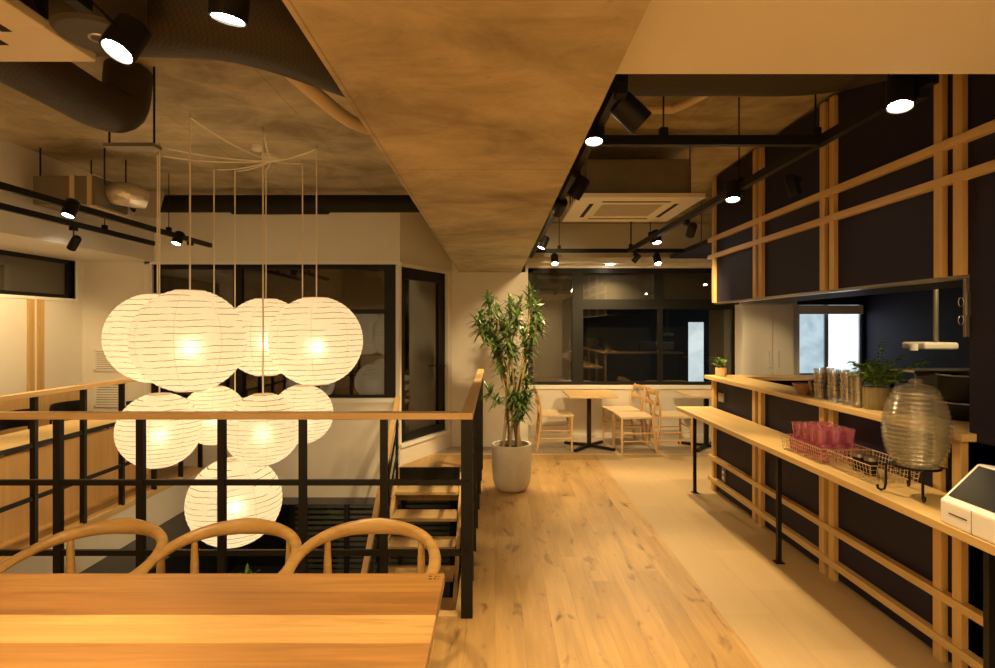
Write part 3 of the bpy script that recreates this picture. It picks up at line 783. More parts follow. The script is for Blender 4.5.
# unseen fill lights added behind the viewer, without fixtures, for lamps out of view
def area(loc, size, power, aim=(0,0,-1)):
    L = bpy.data.lights.new('unseen_fill_light', 'AREA'); L.energy = power; L.size = size; L.color = WARM
    o = bpy.data.objects.new('unseen_fill_light', L); C.objects.link(o); o.location = loc
    o.rotation_mode = 'QUATERNION'; o.rotation_quaternion = Vector((0,0,-1)).rotation_difference(Vector(aim).normalized())
area((-1.5, -.6, 2.2), 1.2, 66)
area((.9, -.4, 2.2), 1.0, 50)

# ------------------------------------------------------------------ air conditioners
def cassette(label, x0, y0, z, s=.95):
    t = thing('ceiling_air_conditioner', label, 'air conditioner', (x0+s/2, y0+s/2, z), 'ceiling cassette air conditioners')
    x1, y1 = x0+s, y0+s
    m = MB()
    # panel as a ring round the intake grille, with a louvre slot on each side
    g0 = .245
    m.box(x0, x1, y0, y0+g0, z, z+.035); m.box(x0, x1, y1-g0, y1, z, z+.035); m.box(x0, x0+g0, y0+g0, y1-g0, z, z+.035); m.box(x1-g0, x1, y0+g0, y1-g0, z, z+.035)
    link('panel', m, M['ac'], t, bevel=.004)
    link('intake_grille', MB().box(x0+g0+.004, x1-g0-.004, y0+g0+.004, y1-g0-.004, z+.004, z+.02), M['acgrille'], t)
    a = .13; l = .22
    for bx in ((x0+l, x1-l, y0+a, y0+a+.035), (x0+l, x1-l, y1-a-.035, y1-a), (x0+a, x0+a+.035, y0+l, y1-l), (x1-a-.035, x1-a, y0+l, y1-l)):
        link('louvre', MB().box(*bx, z-.0015, z+.004), M['blackmatte'], t)
    link('housing', MB().box(x0+.08, x1-.08, y0+.08, y1-.08, z+.036, z+.32), M['galv'], t, bevel=.01)
    for (hx_, hy_) in ((x0+.05, y0+.2), (x1-.05, y0+.2), (x0+.05, y1-.2), (x1-.05, y1-.2)):
        link('hanger', MB().cyl((hx_, hy_, z+.03), (hx_, hy_, SLAB), .005, 6), M['black'], t)
    return t
ac = cassette('cream square ceiling air conditioner between the beam and the lattice wall', .63, 4.25, 2.54, .98)
cassette('cream ceiling air conditioner cut off by the upper corner over the near seating', -2.47, 1.17, 2.56)

# concealed unit with foil duct, hanging over the corridor
t = thing('duct_fan_unit', 'grey box fan unit with crinkled foil duct hanging over the corridor', 'ventilation unit', (-3.3, 4.6, 2.55))
link('casing', MB().box(-3.70, -3.20, 4.45, 4.85, 2.53, 2.76), M['galv'], t, bevel=.005)
for xx in (-3.40, -3.26): link('strap', MB().box(xx, xx+.035, 4.44, 4.86, 2.52, 2.77), M['beigepipe'], t)
pts = [(-3.21,4.65,2.66),(-3.14,4.66,2.67),(-3.07,4.70,2.66),(-3.0,4.78,2.64)]
link('foil_duct', MB().tube(pts, [.085,.10,.10,.085], 16), M['foil'], t, smooth=True)
link('flange', MB().hexa((-3.06,4.72,2.50), (.14,.1,0), (-.012,.02,0), (.06,0,.22)), M['galv'], t)
for (xx, yy) in ((-3.68,4.5),(-3.16,4.5),(-3.5,4.82),(-3.2,4.82)): link('hanger', MB().cyl((xx,yy,2.7),(xx,yy,SLAB), .006, 6), M['black'], t)

# ------------------------------------------------------------------ ducts and pipes
def spline(pts, n=6):
    P_ = [Vector(p) for p in pts]; out = []
    for i in range(len(P_)-1):
        p0 = P_[max(i-1,0)]; p1 = P_[i]; p2 = P_[i+1]; p3 = P_[min(i+2,len(P_)-1)]
        for k in range(n):
            u = k/n; out.append(.5*((2*p1)+(-p0+p2)*u+(2*p0-5*p1+4*p2-p3)*u*u+(-p0+3*p1-3*p2+p3)*u**3))
    return out+[P_[-1]]
def duct(name, label, pts, r, mat, cat='duct', seg=20, n=6):
    o = link(name, MB().tube(spline(pts, n), r, seg), mat, smooth=True)
    return tag(o, label, cat)
duct('ventilation_duct', 'thick dark netted duct crossing under the slab into the concrete beam', [(-1.75,2.10,2.79),(-1.35,2.10,2.79),(-1.0,2.16,2.79),(-.70,2.40,2.78),(-.40,2.70,2.76)], .20, M['duct'], seg=28)
t = thing('ventilation_duct', 'dark netted duct running back from the corner air conditioner to an elbow and bracket', 'duct', (-2.0, 2.6, 2.6))
link('duct_run', MB().tube(spline([(-2.06,2.16,2.70),(-2.06,2.6,2.70),(-2.06,2.88,2.70),(-2.05,3.06,2.76),(-2.04,3.1,2.98)], 6), .118, 22), M['duct'], t, smooth=True)
link('bracket', MB().box(-2.16,-1.88,3.06,3.14,2.545,2.565), M['galv'], t)
for xx in (-2.15,-1.90): link('rod', MB().cyl((xx,3.1,2.55),(xx,3.1,SLAB), .006, 6), M['black'], t)
duct('flexible_hose', 'beige ribbed flexible hose curving out from the big duct to the beam', [(-.93,2.42,2.70),(-.86,2.62,2.66),(-.76,2.95,2.64),(-.62,3.15,2.66),(-.44,3.2,2.68)], .035, M['beigepipe'], 'hose', n=8)
o = duct('ventilation_duct', 'long black pipe duct along the top of the wall above the stairwell window', [(-3.78,5.82,2.84),(-2.5,5.82,2.84),(-.47,5.82,2.84)], .09, M['blackmatte'])
link('clamp', MB().tube([(-2.75,5.82,2.83),(-1.75,5.82,2.83)], .10, 20), M['blackmatte'], o, smooth=True)
duct('ventilation_duct', 'dark netted duct crossing above the lattice end, right behind the low ceiling', [(.36,2.42,2.76),(1.0,2.42,2.76),(1.42,2.40,2.76),(1.68,2.22,2.78),(1.72,1.8,2.80)], .19, M['duct'], seg=28)
duct('refrigerant_pipe', 'pale bent pipe under the slab in front of the air conditioner', [(.36,3.55,2.94),(1.05,3.55,2.94),(1.15,3.52,2.94),(1.25,3.3,2.94),(1.3,3.1,2.94)], .028, M['beigepipe'], 'pipe')
duct('refrigerant_pipe', 'long pale insulated pipe across the slab above the air conditioner', [(.36,4.1,2.93),(1.2,4.1,2.93),(2.05,4.15,2.93)], .03, M['beigepipe'], 'pipe')
duct('ventilation_duct', 'brownish round duct between the beam and the air conditioner housing', [(.36,4.75,2.80),(.5,4.7,2.76),(.70,4.7,2.74)], .09, M['duct'])
# black round speaker under the big duct
m = MB(); c = Vector((-1.30,1.83,2.50)); m.lathe([(0,0),(.12,0),(.132,.012),(.132,.30),(0,.30)], c, 36)
o = link('ceiling_speaker', m, plain('speaker_grey', (.05,.043,.035), .5), smooth=True); tag(o, 'round dark ceiling speaker between the corner air conditioner and a bright spotlight', 'speaker')
pts = [(c.x+.03*math.cos(a*PI/10), c.y+.03*math.sin(a*PI/10), c.z-.001) for a in range(20)]
link('badge_ring', MB().tube(pts, .004, 6, closed=True), M['steel'], o)

# wall vents
for (z0, z1, lb) in ((1.06, 1.30, 'white slatted vent on the far corridor wall, the upper of two'), (.66, .93, 'white slatted vent on the far corridor wall, the lower of two')):
    t = thing('wall_vent', lb, 'vent', (-4.3, BACK, z0), 'slatted wall vents')
    m = MB(); m.box(-4.46,-4.14,BACK-.02,BACK,z0,z0+.02); m.box(-4.46,-4.14,BACK-.02,BACK,z1-.02,z1); m.box(-4.46,-4.44,BACK-.02,BACK,z0,z1); m.box(-4.16,-4.14,BACK-.02,BACK,z0,z1)
    link('vent_frame', m, M['white'], t)
    m = MB(); n = 8
    for k in range(n): zz = z0+.025+(z1-z0-.05)*(k+.5)/n; m.hexa((-4.44,BACK-.018,zz-.008), (.28,0,0), (0,.014,.008), (0,0,.009))
    link('slats', m, M['white'], t)
    link('backing', MB().box(-4.44,-4.16,BACK-.004,BACK-.001,z0+.02,z1-.02), M['acgrille'], t)

# ------------------------------------------------------------------ corridor counter with black chairs
t = thing('corridor_counter', 'long wood-fronted counter in the corridor behind the far railing', 'counter', (-3.8, 4.5, 0))
link('top', MB().box(-4.02,-3.52,2.5,5.72,.635,.67), M['oakY'], t, bevel=.003)
link('front_panel', MB().box(-3.56,-3.53,2.5,5.70,0,.615), M['panelwood'], t)
link('end_panel', MB().box(-3.9,-3.56,5.67,5.70,0,.635), M['panelwood'], t)
def blackchair(yc):
    t = thing('black_chair', '', 'chair', (-4.22, yc, 0), 'black chairs at the corridor counter')
    link('seat', MB().box(-4.42,-4.04,yc-.2,yc+.2,.42,.47), M['fabric'], t, bevel=.015)
    pts = [(-4.40+.05*math.cos(a)-0.0, yc+.21*math.sin(a), .70) for a in (-1.4,-1.0,-.5,0,.5,1.0,1.4)]
    pts = [(-4.45+.08*(yy/.21)**2, yc+yy, .70) for yy in (-.21,-.15,-.08,0,.08,.15,.21)]
    link('backrest', MB().tube(pts, .014, 10, ry=.085, up=(0,0,1)), M['black'], t, smooth=True)
    for sx in (-1, 1):
        for sy in (-1, 1):
            top_ = .66 if sx < 0 else .43
            link('leg', MB().tube([(-4.22+sx*.19, yc+sy*.18, 0), (-4.22+sx*.18, yc+sy*.17, top_)], .010, 8), M['black'], t)
    return t
bc = blackchair(4.45); bc['label'] = 'black chair behind the corridor counter, first from the near end'
dup(bc, loc=(-4.22,5.08,0), label='black chair behind the corridor counter, second from the near end')
dup(bc, loc=(-4.22,5.68,0), label='black chair behind the corridor counter, third, close to the battens')
t = thing('black_armchair', 'black chair with bent tube arms at the end of the corridor counter by the vents', 'chair', (-3.85, 5.95, 0))
link('seat', MB().box(-4.02,-3.68,5.78,6.10,.42,.46), M['fabric'], t, bevel=.015)
link('backrest', MB().tube([(-4.03,6.08,.69),(-3.9,6.13,.70),(-3.78,6.13,.70),(-3.66,6.06,.69)], .012, 10, ry=.05, up=(0,0,1)), M['black'], t, smooth=True)
for sx in (-4.04,-3.66): link('tube_leg', MB().tube(spline([(sx,5.80,0),(sx,5.80,.5),(sx,5.83,.60),(sx,5.97,.62),(sx,6.07,.68)],4), .011, 8), M['black'], t, smooth=True)
for sx in (-4.0,-3.70): link('leg', MB().cyl((sx,6.08,0),(sx,6.08,.68), .011, 8), M['black'], t)

# ------------------------------------------------------------------ potted dracaena
pc = Vector((at(512,493,5.19).x, 5.30, 0))
t = thing('potted_tree', 'tall many-stemmed green tree in a round pale cement planter beside the walkway', 'potted plant', pc)
link('planter', MB().lathe([(0,0),(.10,0),(.135,.012),(.165,.05),(.182,.12),(.19,.25),(.188,.44),(.165,.44),(.165,.40),(0,.40)], pc, 40), M['potgrey'], t, smooth=True)
link('soil', MB().lathe([(0,.405),(.08,.412),(.164,.402)], pc, 24), M['soil'], t, smooth=True)
tips = [(479,312),(488,296),(497,308),(511,303),(517,318),(531,292),(536,309),(492,330),(507,338),(499,358),(528,345),(533,330),(519,385),(489,392),(524,408),(513,372),(503,320),(526,366),(478,322),(520,300)]
stems = []; fol = MB()
base = [(pc.x+.095*math.cos(k*PI/3.5), pc.y+.07*math.sin(k*PI/3.5)) for k in range(7)]
trunk = MB()
tips += [(484,330),(505,328),(523,330),(540,322),(515,350),(497,345),(527,380),(511,395),(520,420),(490,316),(530,395)]
mains = []
for i, (px, py) in enumerate(tips):
    Yt = pc.y+random.uniform(-.16,.16); T = at(px, py, Yt)
    if i < 9:
        b = base[i % 7]; fx = pc.x+(T.x-pc.x)*.45
        st0 = Vector((b[0], b[1], .38))
        mid1 = Vector((b[0]+(fx-b[0])*.5+random.uniform(-.015,.015), b[1], .40+(T.z-.4)*.35)); mid2 = Vector((b[0]*.35+T.x*.65+random.uniform(-.04,.04), (b[1]+Yt)/2, .40+(T.z-.4)*.68))
        ps = spline([st0, mid1, mid2, T], 5); mains.append(ps); r0 = .014
    else:
        cand = [q_ for m_ in mains for q_ in m_[6:13] if q_.z < T.z-.08] or [m_[5] for m_ in mains]
        st0 = min(cand, key=lambda q_: (q_-T).length+.0*q_.z)
        mid2 = st0.lerp(T, .55)+Vector(((T.x-st0.x)*.25, 0, -.02))
        ps = spline([st0, mid2, T], 4); r0 = .008
    trunk.tube(ps, [max(.004, r0*(1-.55*k/len(ps))) for k in range(len(ps))], 7)
    nl = 60
    for k in range(nl):
        a = random.uniform(0, 2*PI); el = random.uniform(-.5, 1.3); back = random.uniform(-.02, .17)
        d = Vector((math.cos(a)*math.cos(el), math.sin(a)*math.cos(el), math.sin(el)))
        o_ = T - (T-mid2).normalized()*back
        fol.leaf(o_, d, random.uniform(.09,.165), .024, random.uniform(.1,.5), 3)
link('stems', trunk, M['bark'], t, smooth=True)
link('foliage', fol, M['leaf'], t)

# ------------------------------------------------------------------ far tables and chairs
def cafe_table(cx, cy, label):
    t = thing('cafe_table', label, 'table', (cx, cy, 0), 'small tables under the back windows')
    link('tabletop', MB().box(cx-.30,cx+.30,cy-.36,cy+.36,.675,.70), M['oakX'], t, bevel=.003)
    link('pole', MB().box(cx-.025,cx+.025,cy-.025,cy+.025,.03,.675), M['black'], t)
    for k in range(4):
        a = PI/4+k*PI/2+.12
        link('foot', MB().bar((cx,cy,.03),(cx+.36*math.cos(a),cy+.36*math.sin(a),.018), .04, .03), M['black'], t)
    return t
cafe_table(1.21, 7.16, 'small wood-topped table on a black cross base, fully in view')
ct2 = [o for o in ALL() if o.name == 'cafe_table'][0]
dup(ct2, loc=(2.72,7.16,0), label='small wood-topped table partly hidden by the end of the lattice counter')

def woodchair(cx, cy):
    """faces +X"""
    t = thing('dining_chair', '', 'chair', (cx, cy, 0), 'wooden chairs with woven seats')
    sm = MB(); sm.prism([(cx-.19,cy-.20,.425),(cx+.22,cy-.235,.425),(cx+.22,cy+.235,.425),(cx-.19,cy+.20,.425)], (0,0,.03))
    link('seat', sm, M['papercord'], t, bevel=.008)
    for s in (-1,1):
        link('leg', MB().tube([(cx+.20,cy+s*.215,0),(cx+.20,cy+s*.215,.25),(cx+.20,cy+s*.215,.44)], [.011,.017,.014], 10), M['beech'], t, smooth=True)
        link('leg', MB().tube(spline([(cx-.235,cy+s*.19,0),(cx-.20,cy+s*.19,.25),(cx-.185,cy+s*.195,.44),(cx-.20,cy+s*.225,.60),(cx-.245,cy+s*.19,.77)],4), [.011]+[.016]*8+[.014]*7+[.010], 10), M['beech'], t, smooth=True)
        link('stretcher', MB().cyl((cx-.20,cy+s*.19,.25),(cx+.20,cy+s*.215,.25), .008, 8), M['beech'], t)
        link('stretcher', MB().cyl((cx-.22,cy+s*.19,.15),(cx+.20,cy+s*.215,.15), .008, 8), M['beech'], t)
        link('stretcher', MB().cyl((cx+s*.20,cy-.20,.30),(cx+s*.20,cy+.20,.30), .008, 8), M['beech'], t)
    for z, dx in ((.735,-.235),(.60,-.20)):
        pts = [(cx+dx-.035*(1-(v/.2)**2), cy+v, z) for v in (-.2,-.14,-.07,0,.07,.14,.2)]
        link('back_slat', MB().tube(pts, .009, 10, ry=.028, up=(0,0,1)), M['beech'], t, smooth=True)
    return t
wc = woodchair(.76, 7.16); wc['label'] = 'wooden chair with woven seat beside the potted tree, facing the first small table'
dup(wc, loc=(1.75,7.0,0), rot=PI, label='woven-seat wooden chair facing the fully visible small table, back turned to the next chair')
dup(wc, loc=(2.22,7.05,0), label='wooden chair with woven seat facing the table by the lattice counter')
dup(wc, loc=(1.72,7.5,0), rot=PI+.1, label='wooden chair with woven seat against the back wall, behind the paired chairs')

# ------------------------------------------------------------------ things on the counter
CT = 1.085
def small_plant(label, x, y, z, rp, hp, nl, spread, hgt, potmat, leafmat, rib=False, ls=.03, sprigs=()):
    t = thing('potted_plant', label, 'potted plant', (x, y, z))
    m = MB(); n = 36; ringz = [(rp*.88,0),(rp,hp*.25),(rp,hp),(rp*.88,hp),(rp*.86,hp-.012),(0,hp-.012)]
    m.lathe([(0,0)]+ringz, (x,y,z), n)
    if rib:
        for v in m.bm.verts:
            d = Vector((v.co.x-x, v.co.y-y, 0))
            if d.length > rp*.95:
                a = round(math.atan2(d.y, d.x)/(2*PI/n)); v.co.x -= d.x*.03*(a % 2); v.co.y -= d.y*.03*(a % 2)
    link('pot', m, potmat, t, smooth=not rib)
    fl = MB(); stm = MB(); c = Vector((x, y, z+hp))
    for k in range(nl//9):
        a = random.uniform(0, 2*PI); e = random.uniform(.25, 1.45)
        d = Vector((math.cos(a)*math.cos(e)*spread, math.sin(a)*math.cos(e)*spread, math.sin(e)*hgt))
        ps = [c, c+d*.5+Vector((0,0,.02)), c+d]
        stm.tube(ps, .0015, 4)
        for j in range(9):
            u = random.uniform(.3, 1.05); p = c+d*u
            aa = random.uniform(0, 2*PI); dd = Vector((math.cos(aa), math.sin(aa), random.uniform(-.2,.7)))
            fl.leaf(p, dd, random.uniform(.7,1.2)*ls, ls*.62, .2, 3)
    for s in sprigs:
        T = Vector(s); ps = spline([c, c.lerp(T,.5)+Vector((0,0,.02)), T], 6)
        stm.tube(ps, .0018, 4)
        for p in ps[3:]:
            for j in range(4):
                aa = random.uniform(0, 2*PI); dd = Vector((math.cos(aa), math.sin(aa), random.uniform(-.2,.5)))
                fl.leaf(p, dd, ls, ls*.62, .2, 3)
    link('stem', stm, M['leaf2'], t); link('foliage', fl, leafmat, t)
    return t
M['ribpot'] = plain('ribbed_stoneware', (.26,.21,.11), .35, var=.25, sc=15)
M['basketpot'] = plain('woven_pot', (.62,.42,.24), .7, var=.2, sc=60, bump=.6, bsc=120)
small_plant('bushy green plant in a ribbed olive pot on the counter behind the glass dispenser', 2.16, 3.15, CT, .068, .125, 500, .145, .15, M['ribpot'], M['leaf2'], True, .036,
            [at(882,343,3.15), at(925,362,3.15), at(930,360,3.0), at(905,356,3.2), at(852,362,3.2)])
small_plant('little green plant in a small woven pot at the far end of the counter', 2.13, 5.24, CT, .05, .08, 90, .08, .10, M['basketpot'], M['leaf2'], False, .03)

# stacks of clear tumblers
def tumbler(name, label, x, y, z, r, h, mat, group, cat='glass'):
    m = MB(); m.lathe([(0,.0),(r*.72,.0),(r*.82,h*.35),(r*.98,h*.88),(r*1.05,h*.93),(r*1.05,h*.98),(r,h),(r*.955,h),(r*.77,h*.35),(r*.66,.008),(0,.008)], (x,y,z), 20)
    o = link(name, m, mat, loc=(x,y,z), smooth=True)
    return tag(o, label, cat, group)
cols = [(820,0),(834,0),(847,0),(857.5,0),(828,.10),(842,.10),(852,.10)]
g0 = None
for ci, (px, back) in enumerate(cols):
    X = 2.10+back; Y = X*F/(px-VX)
    for k in range(5):
        lb = 'clear tumbler in the stacks on the counter beside the ribbed plant pot'
        if g0 is None: g0 = tumbler('glass_tumbler', lb, X, Y, CT+.001, .037, .075, M['clear'], 'stacked clear tumblers on the counter'); g0['label'] = lb
        else:
            o = g0.copy(); C.objects.link(o); o.location = (X+random.uniform(-.002,.002), Y, CT+.001+.030*k)
# wooden bowls beside them
m = MB(); c = Vector((2.13, 3.83, CT)); m.lathe([(0,0),(.035,0),(.055,.03),(.075,.075),(.07,.075),(.05,.03),(.03,.008),(0,.008)], c, 28)
tag(link('stoneware_bowl', m, M['brown'], smooth=True), 'flared reddish-brown bowl on the counter at the far end of the tumblers', 'bowl')
m = MB(); c = Vector((2.13, 3.66, CT)); m.lathe([(0,0),(.04,0),(.05,.05),(.065,.12),(.06,.12),(.045,.05),(.035,.008),(0,.008)], c, 28)
tag(link('amber_glass_vase', m, glassy('amber_glass', (.85,.62,.36), 1.5, .08), smooth=True), 'amber glass jar between the brown bowl and the clear tumblers', 'jar')

# pots
for (z, h, r, lb) in ((CT, .085, .125, 'low black cooking pot at the bottom of the stack by the dark wall'), (CT+.087, .135, .12, 'black cooking pot with steel rim and ladle, on top of another pot')):
    c = Vector((2.39, 2.82, z)); t = thing('cooking_pot', lb, 'pot', c)
    link('body', MB().lathe([(0,0),(r*.9,0),(r,.02),(r,h),(r-.006,h),(r-.008,.02),(0,.01)], c, 36), M['black'], t, smooth=True)
    pts = [(c.x+r*math.cos(a*PI/16), c.y+r*math.sin(a*PI/16), c.z+h) for a in range(32)]
    link('rim', MB().tube(pts, .004, 6, closed=True), M['steel'], t)
    for s in (-1,1): link('handle', MB().tube([(c.x-.03, c.y+s*r, c.z+h*.75),(c.x-.03,c.y+s*(r+.03),c.z+h*.8),(c.x+.03,c.y+s*(r+.03),c.z+h*.8),(c.x+.03,c.y+s*r,c.z+h*.75)], .006, 6), M['black'], t)
c = Vector((2.39, 2.82, CT+.22))
tag(link('ladle', MB().tube([c+Vector((0,.02,-.10)), c+Vector((-.06,.03,.0)), c+Vector((-.20,.07,-.01))], .005, 8), M['steel'], smooth=True), 'steel ladle leaning out of the upper cooking pot', 'ladle')

# ------------------------------------------------------------------ glass dispenser on the bar shelf
SZ = .80
c = Vector((1.885, 2.49, SZ))
st_ = thing('dispenser_stand', 'black bent-wire stand with curled feet carrying the glass dispenser', 'stand', c)
zr = .128
pts = [(c.x+.090*math.cos(a*PI/14), c.y+.090*math.sin(a*PI/14), SZ+zr) for a in range(28)]
link('ring', MB().tube(pts, .006, 8, closed=True), M['black'], st_)
for k in range(4):
    a = PI/4+.35+k*PI/2; d = Vector((math.cos(a), math.sin(a), 0)); b0 = Vector((c.x, c.y, SZ))
    pp = [b0+d*.090+Vector((0,0,zr)), b0+d*.112+Vector((0,0,zr)), b0+d*.112+Vector((0,0,.035)), b0+d*.117+Vector((0,0,.012)), b0+d*.130+Vector((0,0,.006)), b0+d*.142+Vector((0,0,.012)), b0+d*.144+Vector((0,0,.028))]
    link('leg', MB().tube(pp, .0055, 8), M['black'], st_, smooth=True)
c2 = c+Vector((0,0,.120))
t = thing('drink_dispenser', 'big round ribbed glass drink dispenser with knobbed lid on the bar shelf', 'dispenser', c2)
prof = [(0,0),(.06,0)]; n = 136
outer = []
for i in range(n+1):
    u = i/n; z = .004+.335*u
    r = .066+.062*math.sin(PI*min(1,(u*.97+.0)))**.55
    if u > .5: r = max(r, .090)
    outer.append((r+.0032*math.sin(u*2*PI*17), z))
inner = [(max(.01, r-.008), z+.003) for r, z in outer[::-1]]
M['jar'] = glassy('ribbed_jar_glass', (.99,.985,.96), 1.5, .10, .08, (.95,.92,.80), .10)
link('jar', MB().lathe(prof+outer+inner+[(0,.012)], c2, 48), M['jar'], t, smooth='all')
tz = .342
link('lid', MB().lathe([(0,tz+.035),(.03,tz+.034),(.07,tz+.022),(.085,tz+.010),(.087,tz),(.08,tz-.004),(0,tz+.005)], c2, 40), M['jar'], t, smooth=True)
link('knob', MB().lathe([(0,tz+.030),(.012,tz+.031),(.013,tz+.034),(.024,tz+.040),(.026,tz+.048),(.018,tz+.056),(0,tz+.059)], c2, 24), M['jar'], t, smooth=True)
link('water', MB().lathe([(0,.014)]+[(r-.010,z+.004) for r,z in outer[1:96]]+[(0,outer[95][1]+.004)], c2, 40), glassy('water', (.93,.94,.90), 1.33, .02), t, smooth='all')

# wire baskets
def basket(label, x0, x1, y0, y1, h, step=.022):
    t = thing('wire_basket', label, 'basket', ((x0+x1)/2, (y0+y1)/2, SZ), 'wire baskets on the bar shelf')
    z0 = SZ+.003; r = .0014; f_ = .012
    rim = [(x0-f_,y0-f_,z0+h),(x1+f_,y0-f_,z0+h),(x1+f_,y1+f_,z0+h),(x0-f_,y1+f_,z0+h)]
    link('rim', MB().tube(rim, .0028, 6, closed=True), M['wire'], t)
    m = MB()
    nx = int((x1-x0)/step); ny = int((y1-y0)/step)
    for i in range(nx+1):
        x = x0+(x1-x0)*i/nx; xo = x+(f_ if i == nx else -f_ if i == 0 else 0)
        m.tube([(xo,y0-f_,z0+h),(x,y0,z0),(x,y1,z0),(xo,y1+f_,z0+h)], r, 4)
    for i in range(ny+1):
        y = y0+(y1-y0)*i/ny
        m.tube([(x0-f_,y,z0+h),(x0,y,z0),(x1,y,z0),(x1+f_,y,z0+h)], r, 4)
    for k in range(1, 4):
        u = k/4; f2 = f_*u
        m.tube([(x0-f2,y0-f2,z0+h*u),(x1+f2,y0-f2,z0+h*u),(x1+f2,y1+f2,z0+h*u),(x0-f2,y1+f2,z0+h*u)], r, 4, closed=True)
    link('wire_mesh', m, M['wire'], t)
basket('wire mesh basket holding the pink glasses on the bar shelf', 1.775, 2.02, 3.02, 3.42, .085)
basket('wire mesh basket beside the glass dispenser, holding small tins', 1.80, 2.02, 2.66, 2.98, .085)
g1 = None
for layer in range(2):
    nx_, ny_ = (3, 5) if layer == 0 else (3, 4)
    for i in range(nx_):
        for j in range(ny_):
            x = 1.815+i*.077; y = 3.065+j*.075+(.037 if layer else 0); z = SZ+.008+layer*.088
            if g1 is None:
                lb = 'pink glass tumbler among those heaped in the wire basket'
                g1 = tumbler('pink_tumbler', lb, x, y, z, .035, .085, M['pink'], 'pink tumblers in the wire basket')
            else:
                o = g1.copy(); C.objects.link(o); o.location = (x, y, z)
for k, (x, y, lb) in enumerate(((1.90,2.90,'small black tin with steel lid in the second wire basket, farther one'), (1.90,2.81,'small black tin with steel lid in the second wire basket, beside the dispenser'))):
    t = thing('spice_tin', lb, 'tin', (x,y,SZ+.006))
    link('tin_body', MB().cyl((x,y,SZ+.006),(x,y,SZ+.075), .03, 20), M['black'], t, smooth=True)
    link('tin_lid', MB().cyl((x,y,SZ+.075),(x,y,SZ+.092), .031, 20), M['steel'], t, smooth=True)

# point-of-sale terminal
t = thing('payment_terminal', 'white wedge-shaped payment terminal with dark screen at the near end of the shelf', 'terminal', (1.86, 1.93, SZ))
y0, y1 = 1.72, 2.145
m = MB(); m.prism([(1.715,y1,SZ),(2.03,y1,SZ),(2.03,y1,SZ+.20),(1.86,y1,SZ+.225),(1.725,y1,SZ+.095),(1.715,y1,SZ+.09)], (0,y0-y1,0))
link('housing', m, M['white_pos'], t, bevel=.008)
n_ = Vector((-.13,0,.135)).normalized(); d_ = Vector((.135,0,.13))
o_ = Vector((1.735, y0+.02, SZ+.105))
link('screen', MB().hexa(o_+n_*.0005, d_*.86, (0,y1-y0-.04,0), n_*.003), M['screen'], t)
link('slot', MB().box(1.7135,1.7155,2.02,2.10,SZ+.045,SZ+.049), M['blackmatte'], t)
link('seam', MB().box(1.7135,1.7155,2.0,2.002,SZ+.004,SZ+.088), M['switch'], t)

# ------------------------------------------------------------------ kitchen interior
t = thing('storage_cabinet', 'tall white two-door cabinet with upright handles at the back of the kitchen', 'cabinet', (3.70, 7.66, 0))
link('body', MB().box(3.36,4.05,7.57,7.79,0,1.86), M['plaster_white'], t, bevel=.004)
for (x0, x1, hx_) in ((3.362,3.77,3.735),(3.775,4.048,3.86)):
    d = link('door', MB().box(x0,x1,7.55,7.57,.05,1.85), M['plaster_white'], t, bevel=.003)
    link('handle', MB().bar((hx_,7.53,1.0),(hx_,7.53,1.23), .03, .02), M['white'], d, bevel=.004)
t = thing('kitchen_worktop', 'dark back worktop with steel top inside the kitchen', 'worktop', (4.9, 4.5, 0))
link('cabinet_body', MB().box(4.5,5.19,2.6,6.9,0,.82), M['navy'], t)
link('steel_top', MB().box(4.46,5.19,2.55,6.95,.82,.85), M['steel'], t, bevel=.003)
t = thing('kitchen_shelf', 'pale wall shelf with white backing inside the dark kitchen', 'shelf', (3.6, 3.8, 1.2))
link('board', MB().box(2.98,3.7,3.95,4.2,1.225,1.24), M['steel'], t)
link('backing', MB().box(3.18,3.7,4.2,4.215,1.08,1.225), M['white'], t)
for xx in (2.98,3.66): link('upright', MB().box(xx,xx+.02,4.18,4.2,0,1.225), M['black'], t)
t = thing('kitchen_hood', 'slim white hood on an upright pipe inside the dark kitchen', 'hood', (3.5, 4.4, 1.4))
a0 = at(910,345,4.4); a1 = at(949,345,4.4)
link('hood_body', MB().box(a0.x+.04,a1.x,4.3,4.55,1.375,1.43), M['white'], t, bevel=.015)
link('nozzle', MB().cyl((a0.x+.03,4.4,1.365),(a0.x+.03,4.4,1.42), .032, 16), M['white'], t, smooth=True)
pp = at(938,300,4.4); link('pipe', MB().cyl((pp.x,4.42,1.42),(pp.x,4.42,2.40), .018, 14), M['galv'], t, smooth=True)
# hanging utensil rack by the dark wall
t = thing('utensil_rack', 'upright brass-coloured rack with hanging keys beside the dark wall', 'rack', (2.15, 2.47, 1.5))
a0 = at(960,337,2.47); a1 = at(970,279,2.47)
link('back_board', MB().box(a0.x+.012,a1.x+.002,2.455,2.47,a0.z,a1.z+.0), M['galv'], t, bevel=.002)
link('plate', MB().box(a0.x+.016,a1.x-.002,2.448,2.455,1.60,1.70), M['steel'], t)
for k, z in enumerate((1.66,1.58)):
    pts = [(a0.x-.012+.012*math.cos(a*PI/6), 2.45, z+.02*math.sin(a*PI/6)) for a in range(12)]
    link('hanging_key', MB().tube(pts, .002, 5, closed=True), M['steel'], t)

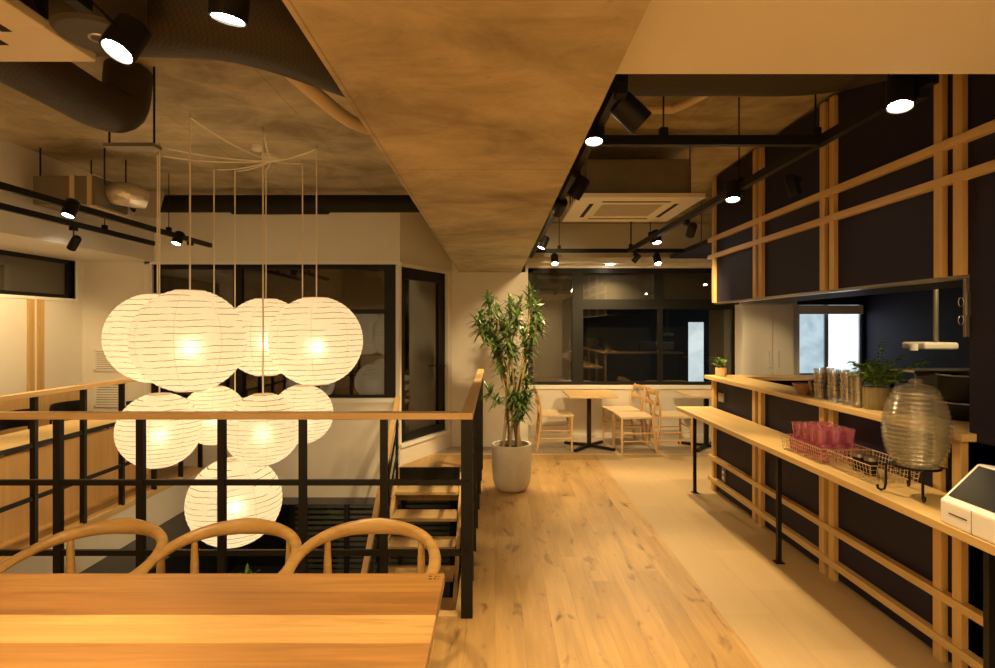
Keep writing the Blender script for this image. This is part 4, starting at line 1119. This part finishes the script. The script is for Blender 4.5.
# plant on the lower level
t = thing('lower_plant', 'leafy dark plant in a black tub down in the stairwell', 'potted plant', (-2.95, 6.6, LZ))
c = Vector((-2.95,6.6,LZ))
link('pot', MB().lathe([(0,0),(.2,0),(.24,.5),(.2,.5),(0,.47)], c, 28), M['black'], t, smooth=True)
fl = MB()
for k in range(160):
    a = random.uniform(0,2*PI); e = random.uniform(.3,1.4)
    fl.leaf(c+Vector((0,0,.5+random.uniform(0,.7))), (math.cos(a)*math.cos(e), math.sin(a)*math.cos(e), math.sin(e)), random.uniform(.25,.45), .05, .4, 4)
link('foliage', fl, M['leaf2'], t)
# dark bench or planter edge below
t = thing('low_bench', 'long dark bench on the lower level seen through the railing', 'bench', (-1.6, 8.2, LZ))
link('seat', MB().box(-2.6,-.9,7.9,8.5,LZ+.42,LZ+.5), M['graywall'], t)
for xx in (-2.4,-1.1): link('leg', MB().box(xx,xx+.08,7.95,8.45,LZ,LZ+.42), M['black'], t)

m = MB(); m.box(-3.0,-.6,8.1,8.16,-2.5,-2.42); m.box(-3.0,-.6,8.1,8.16,-.66,-.6)
for xx in (-3.0,-2.2,-1.42,-.66): m.box(xx,xx+.06,8.1,8.16,-2.5,-.6)
o = struct('window_5', m, M['black'])
m = MB()
for k in range(22): zz = -2.4+k*.08; m.box(-2.95,-.65,8.2,8.215,zz,zz+.045)
struct('window_slats', m, M['graywall'], o)
struct('window_pane', MB().box(-2.95,-.65,8.12,8.126,-2.45,-.62), M['darkglass'], o)
# unseen fill light added to lift the lower level, no fixture
area((-2.0, 7.2, -.6), .6, 16)

# ------------------------------------------------------------------ world, camera, view
w = bpy.data.worlds.new('night'); bpy.context.scene.world = w; w.use_nodes = True
bg = w.node_tree.nodes['Background']; bg.inputs[0].default_value = (.05,.07,.10,1); bg.inputs[1].default_value = .25
cam = bpy.data.cameras.new('camera'); co = bpy.data.objects.new('camera', cam); C.objects.link(co)
co.location = (0,0,H); co.rotation_euler = (PI/2,0,0)
cam.sensor_fit = 'HORIZONTAL'; cam.sensor_width = 36; cam.lens = 36*F/995
cam.shift_x = (497.5-VX)/995; cam.shift_y = (VY-334)/995
cam.clip_start = .05
S = bpy.context.scene; S.camera = co
S.view_settings.view_transform = 'Standard'; S.view_settings.look = 'None'; S.view_settings.gamma = 1; S.view_settings.exposure = 0.5
try:
    S.cycles.use_denoising = True; S.cycles.denoiser = 'OPENIMAGEDENOISE'
    S.cycles.max_bounces = 10; S.cycles.transparent_max_bounces = 24; S.cycles.diffuse_bounces = 5
    S.cycles.sample_clamp_indirect = 6
    S.cycles.caustics_reflective = False; S.cycles.caustics_refractive = False
except Exception: pass
